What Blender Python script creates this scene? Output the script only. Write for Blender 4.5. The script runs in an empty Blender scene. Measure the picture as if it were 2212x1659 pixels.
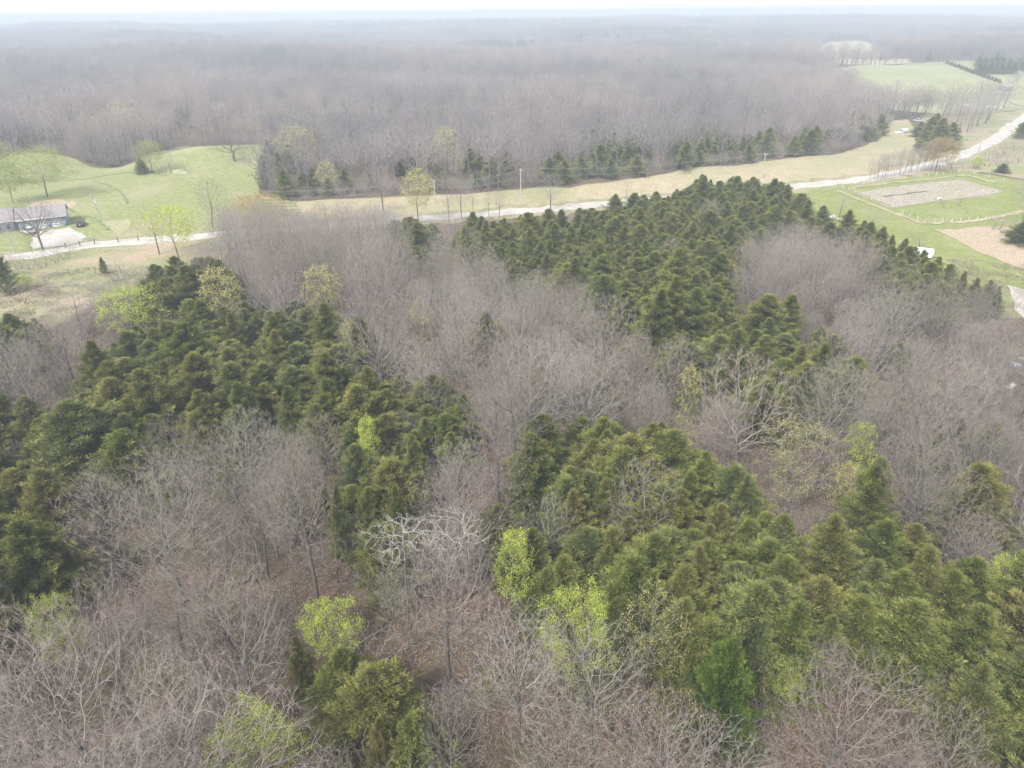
import bpy, math, random
import numpy as np
from mathutils import Vector, Matrix
from mathutils.geometry import delaunay_2d_cdt

random.seed(7)
RNG = np.random.default_rng(11)
scene = bpy.context.scene
COL = scene.collection
R = math.radians

# ------------------------------------------------------------------ camera
CAM_H = 50.0
PITCH = R(27.7)
ROLL = R(0.54)
FPX = 1534.0            # focal length in units of a 2212 wide picture
PW, PH = 2212.0, 1659.0
fwd = np.array([0, math.cos(PITCH), -math.sin(PITCH)])
r0 = np.array([1.0, 0, 0])
u0 = np.array([0, math.sin(PITCH), math.cos(PITCH)])
cright = r0 * math.cos(ROLL) - u0 * math.sin(ROLL)
cup = u0 * math.cos(ROLL) + r0 * math.sin(ROLL)
cam_data = bpy.data.cameras.new('camera')
cam_data.sensor_width = 36.0
cam_data.lens = 36.0 * FPX / PW
cam_data.clip_start = 0.5
cam_data.clip_end = 60000
cam = bpy.data.objects.new('camera', cam_data)
COL.objects.link(cam)
M = Matrix.Identity(4)
for i in range(3):
    M[i][0], M[i][1], M[i][2] = cright[i], cup[i], -fwd[i]
M[2][3] = CAM_H
cam.matrix_world = M
scene.camera = cam

# ------------------------------------------------------------------ light
SUN_EL, SUN_AZ = R(48), R(215)       # compass azimuth of the sun, clockwise from +Y
world = bpy.data.worlds.new('World')
scene.world = world
world.use_nodes = True
wn = world.node_tree.nodes
wl = world.node_tree.links
wn.clear()
sky = wn.new('ShaderNodeTexSky')
sky.sky_type = 'NISHITA'
sky.sun_disc = False
sky.sun_elevation = SUN_EL
sky.sun_rotation = SUN_AZ
sky.air_density = 1.0
sky.dust_density = 1.0
sky.ozone_density = 1.0
bg = wn.new('ShaderNodeBackground')
bg.inputs['Strength'].default_value = 0.092
# thin even overcast: the blue of the clear sky is mostly washed out
hsv = wn.new('ShaderNodeMix')
hsv.data_type = 'RGBA'
hsv.inputs[0].default_value = 0.72
hsv.inputs[7].default_value = (9.6, 9.9, 10.3, 1)     # bright white cloud layer, thin enough for some sky to tint it
wo = wn.new('ShaderNodeOutputWorld')
wl.new(sky.outputs[0], hsv.inputs[6])
wl.new(hsv.outputs[2], bg.inputs[0])
wl.new(bg.outputs[0], wo.inputs[0])
sun_data = bpy.data.lights.new('sun', 'SUN')
sun_data.energy = 4.0
sun_data.angle = R(12)
sun_data.color = (1.0, 0.96, 0.9)
sun = bpy.data.objects.new('sun', sun_data)
COL.objects.link(sun)
sd = Vector((math.sin(SUN_AZ) * math.cos(SUN_EL), math.cos(SUN_AZ) * math.cos(SUN_EL), math.sin(SUN_EL)))
sun.rotation_euler = sd.to_track_quat('Z', 'Y').to_euler()
scene.view_settings.view_transform = 'Standard'
scene.view_settings.look = 'None'
scene.view_settings.gamma = 1.0
scene.view_settings.use_curve_mapping = False
scene.view_settings.exposure = 0.62
cy = scene.cycles
cy.max_bounces = 4
cy.diffuse_bounces = 2
cy.glossy_bounces = 1
cy.transmission_bounces = 2
cy.volume_bounces = 0
cy.transparent_max_bounces = 4
cy.caustics_reflective = False
cy.caustics_refractive = False

# ------------------------------------------------------------------ terrain
def _flat(U, V, h=0.0):
    a = (np.asarray(U, float) - PW / 2) / FPX
    b = -(np.asarray(V, float) - PH / 2) / FPX
    d = fwd[:, None] + np.atleast_1d(a)[None, :] * cright[:, None] + np.atleast_1d(b)[None, :] * cup[:, None]
    hh = np.atleast_1d(np.broadcast_to(h, d.shape[1:]))
    t = (hh - CAM_H) / np.minimum(d[2], -1e-4)
    return d[0] * t, d[1] * t

BUMPS = []
for (U, V, sx, sy, amp) in [(470, 345, 26, 20, 5.0), (235, 350, 14, 26, -3.0), (350, 300, 60, 22, -4.0),
                            (60, 345, 25, 20, 2.0), (1500, 380, 30, 14, 2.5), (1250, 400, 24, 10, 1.5),
                            (1700, 345, 26, 14, 1.5), (1150, 300, 90, 40, -4.0), (1950, 175, 90, 60, 7.0),
                            (1100, 760, 26, 20, 1.5), (1950, 1000, 18, 16, -1.5), (700, 1450, 12, 9, -1.0)]:
    cx, cy_ = _flat(U, V)
    BUMPS.append((float(cx[0]), float(cy_[0]), sx, sy, amp))

def smooth(a, b, x):
    t = np.clip((x - a) / (b - a), 0, 1)
    return t * t * (3 - 2 * t)

def terr(x, y):
    x = np.asarray(x, float); y = np.asarray(y, float)
    z = np.zeros(np.broadcast(x, y).shape)
    for cx, cy_, sx, sy, amp in BUMPS:
        z = z + amp * np.exp(-((x - cx) / sx) ** 2 - ((y - cy_) / sy) ** 2)
    r = np.hypot(x, y)
    w = smooth(330, 800, r)
    z = z + w * (4.5 * np.sin(y / 95 + 0.6 * np.sin(x / 140)) + 4.0 * np.sin(x / 150 + y / 260 + 1.0) + 3 * np.sin(y / 43 + x / 61))
    w2 = smooth(1300, 1900, r) * (1 - smooth(2300, 3000, r))
    z = z + w2 * (9 + 4 * np.sin(x / 310))
    w3 = smooth(3000, 5000, r)
    z = z + w3 * (-12 + 14 * np.sin(y / 620 + 1.3 * np.sin(x / 1500)) + 9 * np.sin(x / 1300 + 2 + y / 2100))
    w4 = smooth(7000, 10000, r)
    z = z + w4 * (16 + 8 * np.sin(x / 2300 + 1.5))
    return np.minimum(z, 43)

def at(U, V, h=0.0):
    """ground point whose copy h metres up shows at (U, V)"""
    U = np.atleast_1d(np.asarray(U, float)); V = np.atleast_1d(np.asarray(V, float))
    z = np.zeros(U.shape)
    for _ in range(14):
        x, y = _flat(U, V, z + h)
        z = 0.5 * z + 0.5 * terr(x, y)
    return x, y, terr(x, y)

def at1(U, V, h=0.0):
    x, y, z = at(U, V, h)
    return float(x[0]), float(y[0]), float(z[0])

def proj(x, y, z):
    x = np.asarray(x, float); y = np.asarray(y, float); z = np.asarray(z, float) - CAM_H
    zc = x * fwd[0] + y * fwd[1] + z * fwd[2]
    zc = np.maximum(zc, 0.1)
    a = (x * cright[0] + y * cright[1] + z * cright[2]) / zc
    b = (x * cup[0] + y * cup[1] + z * cup[2]) / zc
    return PW / 2 + a * FPX, PH / 2 - b * FPX, zc

def inside(px, py, poly):
    px = np.asarray(px, float); py = np.asarray(py, float)
    c = np.zeros(px.shape, bool)
    n = len(poly)
    for i in range(n):
        x1, y1 = poly[i]; x2, y2 = poly[(i + 1) % n]
        if y1 == y2: continue
        k = ((y1 > py) != (y2 > py)) & (px < (x2 - x1) * (py - y1) / (y2 - y1) + x1)
        c ^= k
    return c

def in_any(px, py, polys):
    c = np.zeros(np.shape(px), bool)
    for p in polys: c |= inside(px, py, p)
    return c

# ------------------------------------------------------------------ materials
MATS = {}
def mat(name, build):
    if name in MATS: return MATS[name]
    m = bpy.data.materials.new(name); m.use_nodes = True
    nt = m.node_tree; nt.nodes.clear()
    out = nt.nodes.new('ShaderNodeOutputMaterial')
    build(nt, out)
    MATS[name] = m
    return m

def N(nt, t, **kw):
    n = nt.nodes.new(t)
    for k, v in kw.items(): setattr(n, k, v)
    return n

def ramp(nt, fac, stops):
    n = N(nt, 'ShaderNodeValToRGB')
    cr = n.color_ramp
    while len(cr.elements) < len(stops): cr.elements.new(0.5)
    for e, (p, c) in zip(cr.elements, stops):
        e.position = p; e.color = (*c, 1)
    nt.links.new(fac, n.inputs[0])
    return n.outputs[0]

def mixc(nt, fac, a, b, mode='MIX'):
    n = N(nt, 'ShaderNodeMix', data_type='RGBA', blend_type=mode)
    if isinstance(fac, (int, float)): n.inputs[0].default_value = fac
    else: nt.links.new(fac, n.inputs[0])
    for s, v in ((n.inputs[6], a), (n.inputs[7], b)):
        if isinstance(v, tuple): s.default_value = (*v, 1)
        else: nt.links.new(v, s)
    return n.outputs[2]

def noise(nt, scale, detail=3, rough=0.55, w=None, coord='Object', stretch=None):
    tc = N(nt, 'ShaderNodeTexCoord')
    n = N(nt, 'ShaderNodeTexNoise')
    n.inputs['Scale'].default_value = scale
    n.inputs['Detail'].default_value = detail
    n.inputs['Roughness'].default_value = rough
    src = tc.outputs[coord]
    if stretch:
        mp = N(nt, 'ShaderNodeMapping'); mp.inputs['Scale'].default_value = stretch
        nt.links.new(src, mp.inputs[0]); src = mp.outputs[0]
    nt.links.new(src, n.inputs['Vector'])
    return n.outputs['Fac']

def diffuse(nt, out, color, rough=0.9, transl=0.0, bump=None, spec=0.2):
    p = N(nt, 'ShaderNodeBsdfPrincipled')
    p.inputs['Roughness'].default_value = rough
    p.inputs['Specular IOR Level'].default_value = spec
    if isinstance(color, tuple): p.inputs['Base Color'].default_value = (*color, 1)
    else: nt.links.new(color, p.inputs['Base Color'])
    if bump is not None:
        b = N(nt, 'ShaderNodeBump'); b.inputs['Strength'].default_value = bump[1]; b.inputs['Distance'].default_value = bump[2]
        nt.links.new(bump[0], b.inputs['Height']); nt.links.new(b.outputs[0], p.inputs['Normal'])
    sh = p.outputs[0]
    if transl > 0:
        t = N(nt, 'ShaderNodeBsdfTranslucent')
        if isinstance(color, tuple): t.inputs[0].default_value = (*color, 1)
        else: nt.links.new(color, t.inputs[0])
        mx = N(nt, 'ShaderNodeMixShader'); mx.inputs[0].default_value = transl
        nt.links.new(sh, mx.inputs[1]); nt.links.new(t.outputs[0], mx.inputs[2]); sh = mx.outputs[0]
    nt.links.new(sh, out.inputs[0])

def plain(name, c, rough=0.8, transl=0.0, var=0.15, scale=2.0, spec=0.2):
    def b(nt, out):
        n = noise(nt, scale, 3)
        lo = tuple(max(0, v * (1 - var)) for v in c); hi = tuple(v * (1 + var) for v in c)
        diffuse(nt, out, ramp(nt, n, [(0.3, lo), (0.7, hi)]), rough, transl, spec=spec)
    return mat(name, b)

def bark(name, stops, nsc=6.0):
    def b(nt, out):
        oi = N(nt, 'ShaderNodeObjectInfo')
        c = ramp(nt, oi.outputs['Random'], stops)
        n = noise(nt, nsc, 4, 0.6)
        c2 = mixc(nt, 1.0, c, ramp(nt, n, [(0.3, (0.72, 0.72, 0.72)), (0.7, (1.15, 1.15, 1.15))]), 'MULTIPLY')
        diffuse(nt, out, c2, 0.9)
    return mat(name, b)

def stand_bark(name, stops, tints):
    def b(nt, out):
        oi = N(nt, 'ShaderNodeObjectInfo')
        c = ramp(nt, oi.outputs['Random'], stops)
        ge_ = N(nt, 'ShaderNodeNewGeometry'); n = N(nt, 'ShaderNodeTexNoise')
        n.inputs['Scale'].default_value = 0.0075; n.inputs['Detail'].default_value = 3
        nt.links.new(ge_.outputs['Position'], n.inputs['Vector'])
        c2 = mixc(nt, 1.0, c, ramp(nt, n.outputs['Fac'], [(0.34, tints[0]), (0.5, tints[1]), (0.66, tints[2])]), 'MULTIPLY')
        diffuse(nt, out, c2, 0.9)
    return mat(name, b)

def foliage(name, stops, tips, transl=0.3, tipmax=0.75, nsc=0.9):
    def b(nt, out):
        oi = N(nt, 'ShaderNodeObjectInfo')
        c = ramp(nt, oi.outputs['Random'], stops)
        at_ = N(nt, 'ShaderNodeAttribute', attribute_name='tip')
        n = noise(nt, nsc, 3)
        mul = N(nt, 'ShaderNodeMath', operation='MULTIPLY'); mul.inputs[1].default_value = tipmax
        nt.links.new(at_.outputs['Fac'], mul.inputs[0])
        c = mixc(nt, mul.outputs[0], c, tips)
        c = mixc(nt, 1.0, c, ramp(nt, n, [(0.25, (0.68, 0.72, 0.7)), (0.75, (1.3, 1.25, 1.15))]), 'MULTIPLY')
        diffuse(nt, out, c, 0.75, transl)
    return mat(name, b)

M_TRUNK = bark('bark_trunk', [(0, (0.13, 0.115, 0.105)), (0.5, (0.17, 0.155, 0.145)), (1, (0.10, 0.09, 0.085))])
M_TWIG = bark('bark_twigs', [(0, (0.30, 0.245, 0.22)), (0.2, (0.38, 0.35, 0.32)), (0.4, (0.22, 0.185, 0.165)), (0.6, (0.36, 0.305, 0.275)), (0.8, (0.24, 0.215, 0.18)), (1, (0.37, 0.35, 0.30))], 1.5)
M_FARTWIG = stand_bark('bark_far_twigs', [(0, (0.26, 0.225, 0.22)), (0.4, (0.33, 0.30, 0.29)), (0.75, (0.29, 0.25, 0.25)), (0.93, (0.22, 0.20, 0.19)), (1, (0.38, 0.36, 0.26))], [(0.62, 0.66, 0.66), (0.98, 0.98, 0.98), (1.22, 1.15, 1.06)])
M_FARTRUNK = bark('bark_far_trunk', [(0, (0.14, 0.125, 0.12)), (1, (0.18, 0.16, 0.15))])
M_WHITE = bark('bark_sycamore', [(0, (0.47, 0.445, 0.41)), (1, (0.42, 0.40, 0.365))])
M_CTRUNK = bark('bark_cedar', [(0, (0.14, 0.10, 0.08)), (1, (0.18, 0.13, 0.10))])
M_CEDAR = foliage('cedar_sprays', [(0, (0.105, 0.138, 0.034)), (0.2, (0.142, 0.168, 0.040)), (0.4, (0.110, 0.148, 0.064)), (0.6, (0.178, 0.174, 0.052)), (0.75, (0.080, 0.120, 0.028)), (0.88, (0.132, 0.160, 0.042)), (1, (0.195, 0.170, 0.066))], (0.50, 0.50, 0.15), 0.28, 0.8)
M_CEDAR_BRIGHT = foliage('cedar_sprays_bright', [(0, (0.060, 0.115, 0.018)), (1, (0.055, 0.105, 0.018))], (0.30, 0.37, 0.07), 0.25, 0.95)
M_LEAFG = foliage('leaves_spring_green', [(0, (0.42, 0.53, 0.085)), (0.5, (0.49, 0.57, 0.10)), (1, (0.43, 0.54, 0.12))], (0.58, 0.64, 0.15), 0.4)
M_LEAFY = foliage('leaves_pale_yellow', [(0, (0.46, 0.46, 0.18)), (1, (0.50, 0.46, 0.20))], (0.55, 0.52, 0.22), 0.4)
M_LEAFD = foliage('leaves_brown_dead', [(0, (0.36, 0.26, 0.12)), (1, (0.40, 0.27, 0.12))], (0.42, 0.30, 0.13), 0.3)

def ground_mat(name, fine, coarse, bias=0.5, s1=0.9, s2=0.05, s3=7.0, bump=0.35):
    def b(nt, out):
        a = noise(nt, s1, 6, 0.65)
        c1 = ramp(nt, a, [(0.28, fine[0]), (0.5, fine[1]), (0.72, fine[2])])
        bb = noise(nt, s2, 5, 0.6)
        f = ramp(nt, bb, [(bias - 0.12, (0, 0, 0)), (bias + 0.12, (1, 1, 1))])
        c2 = mixc(nt, f, c1, coarse)
        g = noise(nt, s3, 3, 0.7)
        c3 = mixc(nt, 1.0, c2, ramp(nt, g, [(0.3, (0.62, 0.62, 0.62)), (0.7, (1.35, 1.35, 1.35))]), 'MULTIPLY')
        diffuse(nt, out, c3, 0.95, 0, (g, bump, 0.15))
    return mat(name, b)

G_LITTER = ground_mat('leaf_litter', [(0.085, 0.058, 0.044), (0.15, 0.103, 0.078), (0.25, 0.175, 0.13)], (0.11, 0.10, 0.055), 0.56, 2.6, 0.11, 9.0, 0.9)
G_PASTURE = ground_mat('pasture_grass', [(0.165, 0.19, 0.07), (0.235, 0.255, 0.10), (0.29, 0.30, 0.14)], (0.33, 0.30, 0.18), 0.61, 0.5, 0.045, 1.6, 0.9)
G_LAWN = ground_mat('lawn_grass', [(0.145, 0.18, 0.05), (0.205, 0.235, 0.07), (0.26, 0.28, 0.10)], (0.28, 0.275, 0.13), 0.6, 0.7, 0.09, 2.2, 0.8)
G_STRAW = ground_mat('straw_grass', [(0.34, 0.27, 0.17), (0.38, 0.32, 0.21), (0.44, 0.37, 0.26)], (0.28, 0.28, 0.15), 0.52, 0.3, 0.035, 2.0)
G_MEADOW = ground_mat('rough_meadow', [(0.17, 0.21, 0.085), (0.22, 0.24, 0.11), (0.32, 0.28, 0.17)], (0.37, 0.29, 0.21), 0.53, 0.35, 0.05, 2.5)
G_SOIL = ground_mat('tilled_soil', [(0.25, 0.215, 0.18), (0.34, 0.295, 0.25), (0.42, 0.37, 0.315)], (0.30, 0.28, 0.19), 0.55, 0.8, 0.1, 2.0, 0.8)
G_BROWN = ground_mat('fallow_soil', [(0.32, 0.24, 0.17), (0.40, 0.31, 0.23), (0.46, 0.37, 0.28)], (0.36, 0.31, 0.2), 0.55, 0.7, 0.09, 3.0)
G_GRAVEL = ground_mat('pale_gravel', [(0.36, 0.33, 0.30), (0.47, 0.44, 0.41), (0.56, 0.53, 0.50)], (0.38, 0.34, 0.28), 0.58, 0.5, 0.15, 5.0, 0.2)
G_FARFIELD = ground_mat('far_green_field', [(0.22, 0.235, 0.12), (0.26, 0.27, 0.135), (0.31, 0.30, 0.17)], (0.31, 0.31, 0.18), 0.55, 0.1, 0.02, 0.8)
G_ALGAE = ground_mat('pond_algae', [(0.42, 0.42, 0.2), (0.5, 0.5, 0.26), (0.36, 0.38, 0.2)], (0.3, 0.32, 0.22), 0.5, 0.8, 0.2, 3.0)

# ------------------------------------------------------------------ mesh helpers
def mesh_np(name, verts, faces_list, mats, mat_idx=None, tip=None, smooth_=False):
    """faces_list: list of int arrays (n,k)"""
    verts = np.asarray(verts, np.float32)
    me = bpy.data.meshes.new(name)
    loops = np.concatenate([f.ravel() for f in faces_list]).astype(np.int32)
    sizes = np.concatenate([np.full(len(f), f.shape[1], np.int32) for f in faces_list])
    starts = np.concatenate([[0], np.cumsum(sizes)[:-1]]).astype(np.int32)
    me.vertices.add(len(verts)); me.vertices.foreach_set('co', verts.ravel())
    me.loops.add(len(loops)); me.loops.foreach_set('vertex_index', loops)
    me.polygons.add(len(sizes)); me.polygons.foreach_set('loop_start', starts)
    me.polygons.foreach_set('loop_total', sizes)
    for m in mats: me.materials.append(m)
    if mat_idx is not None: me.polygons.foreach_set('material_index', np.asarray(mat_idx, np.int32))
    if smooth_: me.polygons.foreach_set('use_smooth', np.ones(len(sizes), bool))
    if tip is not None:
        a = me.attributes.new('tip', 'FLOAT', 'POINT'); a.data.foreach_set('value', np.asarray(tip, np.float32))
    me.update(calc_edges=True)
    return me

def tubes(P, Q, rp, rq, n):
    """prisms from P to Q; returns verts, quads"""
    d = Q - P
    L = np.linalg.norm(d, axis=1, keepdims=True); L[L == 0] = 1e-6
    d = d / L
    ref = np.where(np.abs(d[:, 2:3]) > 0.9, np.array([[1.0, 0, 0]]), np.array([[0, 0, 1.0]]))
    a = np.cross(d, ref); a /= np.maximum(np.linalg.norm(a, axis=1, keepdims=True), 1e-9)
    b = np.cross(d, a)
    m = len(P)
    V = np.zeros((m, 2 * n, 3))
    for k in range(n):
        t = 2 * math.pi * k / n
        o = a * math.cos(t) + b * math.sin(t)
        V[:, k] = P + o * rp[:, None]
        V[:, n + k] = Q + o * rq[:, None]
    F = np.zeros((m, n, 4), np.int64)
    base = (np.arange(m) * 2 * n)[:, None]
    for k in range(n):
        k2 = (k + 1) % n
        F[:, k] = base + np.array([[k, k2, n + k2, n + k]])
    return V.reshape(-1, 3), F.reshape(-1, 4)

def spikes(P, Q, r):
    """three sided needles from P to Q"""
    d = Q - P
    d = d / np.maximum(np.linalg.norm(d, axis=1, keepdims=True), 1e-6)
    ref = np.where(np.abs(d[:, 2:3]) > 0.9, np.array([[1.0, 0, 0]]), np.array([[0, 0, 1.0]]))
    a = np.cross(d, ref); a /= np.maximum(np.linalg.norm(a, axis=1, keepdims=True), 1e-9)
    b = np.cross(d, a)
    m = len(P)
    V = np.zeros((m, 4, 3))
    for k in range(3):
        t = 2 * math.pi * k / 3
        V[:, k] = P + (a * math.cos(t) + b * math.sin(t)) * r[:, None]
    V[:, 3] = Q
    base = (np.arange(m) * 4)[:, None]
    F = np.stack([base + np.array([[0, 1, 3]]), base + np.array([[1, 2, 3]]), base + np.array([[2, 0, 3]])], 1)
    return V.reshape(-1, 3), F.reshape(-1, 3)

def blades(C, D, S, length, width):
    """rhombus blades: centre base C, direction D, side S"""
    m = len(C)
    V = np.zeros((m, 4, 3))
    V[:, 0] = C
    V[:, 1] = C + D * (length * 0.45)[:, None] + S * (width * 0.5)[:, None]
    V[:, 2] = C + D * length[:, None]
    V[:, 3] = C + D * (length * 0.45)[:, None] - S * (width * 0.5)[:, None]
    F = (np.arange(m) * 4)[:, None] + np.array([[0, 1, 2, 3]])
    return V.reshape(-1, 3), F

def unit(v):
    return v / np.maximum(np.linalg.norm(v, axis=-1, keepdims=True), 1e-9)

# ------------------------------------------------------------------ tree skeletons
def skeleton(rng, H, Rc, zlo, n_att, step, kill, lean=0.0, stems=1, shape=1.0, iters=160, spread=0.5, wig=0.07, soft=4, up=0.16):
    """space colonisation inside a domed crown"""
    # uneven crown envelope
    ph = rng.uniform(0, 6.28, 5); am = rng.uniform(0.05, 0.18, 5)
    def env(az, t):
        r = 1 + sum(am[k] * np.sin((k + 1) * az + ph[k]) for k in range(4)) + 0.12 * np.sin(7 * t + ph[4])
        return r
    A = []
    while len(A) < n_att:
        p = rng.uniform(-1, 1, (n_att * 3, 3))
        rr = np.linalg.norm(p * np.array([1, 1, 1.0]), axis=1)
        keep = (rr < 1) & (rr > rng.uniform(0, 0.9, len(rr)) ** 0.6)
        p = p[keep]
        A.extend(p[:n_att - len(A)])
    A = np.array(A)
    zc, zr = (H + zlo) / 2, (H - zlo) / 2
    az = np.arctan2(A[:, 1], A[:, 0])
    e = env(az, A[:, 2])
    prof = 1.0 if shape == 1 else (1 - 0.35 * np.clip(A[:, 2], -1, 1) * (shape - 1))
    A = np.stack([A[:, 0] * Rc * e * prof + lean * (A[:, 2] * zr + zc), A[:, 1] * Rc * e * prof, A[:, 2] * zr + zc], 1)
    nodes, par = [], []
    for s in range(stems):
        a0 = rng.uniform(0, 6.28); off = 0.0 if stems == 1 else 0.35
        p = np.array([off * math.cos(a0), off * math.sin(a0), 0.0]); last = -1
        top = zlo * (1.0 if stems == 1 else 0.5) + 0.12 * H
        d = np.array([lean, 0, 1.0]) + (0 if stems == 1 else 1) * np.array([math.cos(a0), math.sin(a0), 0]) * spread
        d /= np.linalg.norm(d)
        while p[2] < top:
            nodes.append(p.copy()); par.append(last); last = len(nodes) - 1
            d = d + rng.normal(0, 0.02, 3) + (np.array([0, 0, 0.06]) if stems == 1 else 0); d /= np.linalg.norm(d)
            p = p + d * step * 1.3
        nodes.append(p.copy()); par.append(last)
    nodes = [np.array(q) for q in nodes]
    X = np.array(nodes)
    dist = np.full(len(A), 1e9); near = np.zeros(len(A), int)
    new0 = 0
    alive = np.ones(len(A), bool)
    # only the upper part of the stem may sprout
    okn = X[:, 2] > zlo * 0.75 if stems == 1 else X[:, 2] > 0.3
    for it in range(iters):
        Xn = X[new0:]
        o = okn[new0:]
        if len(Xn):
            D = np.linalg.norm(A[:, None, :] - Xn[None], axis=2)
            D[:, ~o] = 1e9
            j = D.argmin(1); dm = D[np.arange(len(A)), j]
            upd = dm < dist
            dist[upd] = dm[upd]; near[upd] = j[upd] + new0
        alive &= dist > kill
        if not alive.any(): break
        ids = near[alive]
        v = unit(A[alive] - X[ids])
        S = np.zeros((len(X), 3)); np.add.at(S, ids, v)
        u = np.unique(ids)
        kc = np.bincount(np.array(par)[np.array(par) >= 0], minlength=len(X))
        full = kc[u] >= 3                                   # a fork that has all its limbs lets its attractors go
        if full.any():
            alive &= ~(np.isin(near, u[full]) & alive)
            u = u[~full]
            if len(u) == 0: new0 = len(X); continue
        pr = np.array(par)[u]
        prev = np.where((pr >= 0)[:, None], unit(X[u] - X[np.maximum(pr, 0)]), np.array([[0, 0, 1.0]]))
        g = unit(unit(S[u]) + 0.65 * prev + np.array([[0, 0, up]]) + rng.normal(0, wig, (len(u), 3)))
        newp = X[u] + g * step
        # no second limb on top of the first
        pa = np.array(par)
        have = np.where(np.isin(pa, u))[0]
        if len(have):
            same = np.zeros(len(u), bool)
            pos = {int(a_): b_ for b_, a_ in enumerate(u)}
            for h_ in have:
                b_ = pos[int(pa[h_])]
                if np.linalg.norm(X[h_] - newp[b_]) < 0.45 * step: same[b_] = True
            if same.any():
                alive &= ~(np.isin(near, u[same]) & alive)
                u, newp = u[~same], newp[~same]
                if len(u) == 0: new0 = len(X); continue
        new0 = len(X)
        X = np.vstack([X, newp]); par.extend(u.tolist())
        okn = np.concatenate([okn, np.ones(len(newp), bool)])
        if len(X) > 14000: break
    par = np.array(par)
    n = len(X)
    kids = np.bincount(par[par >= 0], minlength=n)
    # smooth
    for _ in range(soft):
        cs = np.zeros((n, 3)); np.add.at(cs, par[par >= 0], X[par >= 0])
        m = (par >= 0) & (kids > 0)
        avg = X.copy()
        avg[m] = (X[par[m]] + cs[m] / kids[m][:, None]) / 2
        X = np.where(m[:, None], 0.5 * X + 0.5 * avg, X)
    return X, par, kids

def tree_parts(rng, H, Rc, zlo, n_att, step, kill, tip_r, trunk_r, twigs=3, twig_len=0.6, ex=2.3, thick=0.055, **kw):
    X, par, kids = skeleton(rng, H, Rc, zlo, n_att, step, kill, **kw)
    n = len(X)
    w = np.where(kids == 0, 1.0, 0.0)
    for i in range(n - 1, -1, -1):
        if par[i] >= 0: w[par[i]] += w[i]
    r = tip_r * w ** (1 / ex)
    rm = r.max()
    r = np.where(r > 0.03, 0.03 + (r - 0.03) * (trunk_r - 0.03) / max(rm - 0.03, 1e-3), r)
    # root flare
    m = par >= 0
    P, Q = X[par[m]], X[m]
    rp, rq = np.minimum(r[par[m]], r[m] * 1.6), r[m]
    big = rq > thick
    tv, tf = tubes(P[big], Q[big] + (Q[big] - P[big]) * 0.12, rp[big], rq[big], 6)
    sm = ~big
    cv, cf = tubes(P[sm], Q[sm], rp[sm], rq[sm], 3)
    # twiglets at tips and along fine wood
    tips = np.where(kids == 0)[0]
    fine = np.where((r < 0.03) & (par >= 0))[0]
    src = np.concatenate([np.repeat(tips, twigs), rng.choice(fine, size=min(len(fine), len(tips) * max(1, twigs - 1)))]) if len(fine) else np.repeat(tips, twigs)
    dirs = unit(X[src] - X[np.maximum(par[src], 0)])
    g = unit(dirs + rng.normal(0, 0.38, (len(src), 3)) + np.array([[0, 0, 0.30]]))
    ln = twig_len * rng.uniform(0.5, 1.2, len(src))
    sv, sf = spikes(X[src], X[src] + g * ln[:, None], np.full(len(src), tip_r * 0.9))
    crown = (np.vstack([cv, sv]), [cf, sf + len(cv)])
    ends = X[src] + g * ln[:, None] * 0.8
    return (tv, [tf]), crown, ends, X[tips]

def leaves_at(rng, pts, per, spread, size):
    C = np.repeat(pts, per, 0) + rng.normal(0, spread, (len(pts) * per, 3))
    D = unit(rng.normal(0, 1, C.shape) + np.array([[0, 0, -0.2]]))
    S = unit(np.cross(D, rng.normal(0, 1, C.shape)))
    s = size * rng.uniform(0.6, 1.3, len(C))
    v, f = blades(C, D, S, s, s * 0.75)
    return v, [f], np.repeat(rng.uniform(0, 1, len(C)), 4)

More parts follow.
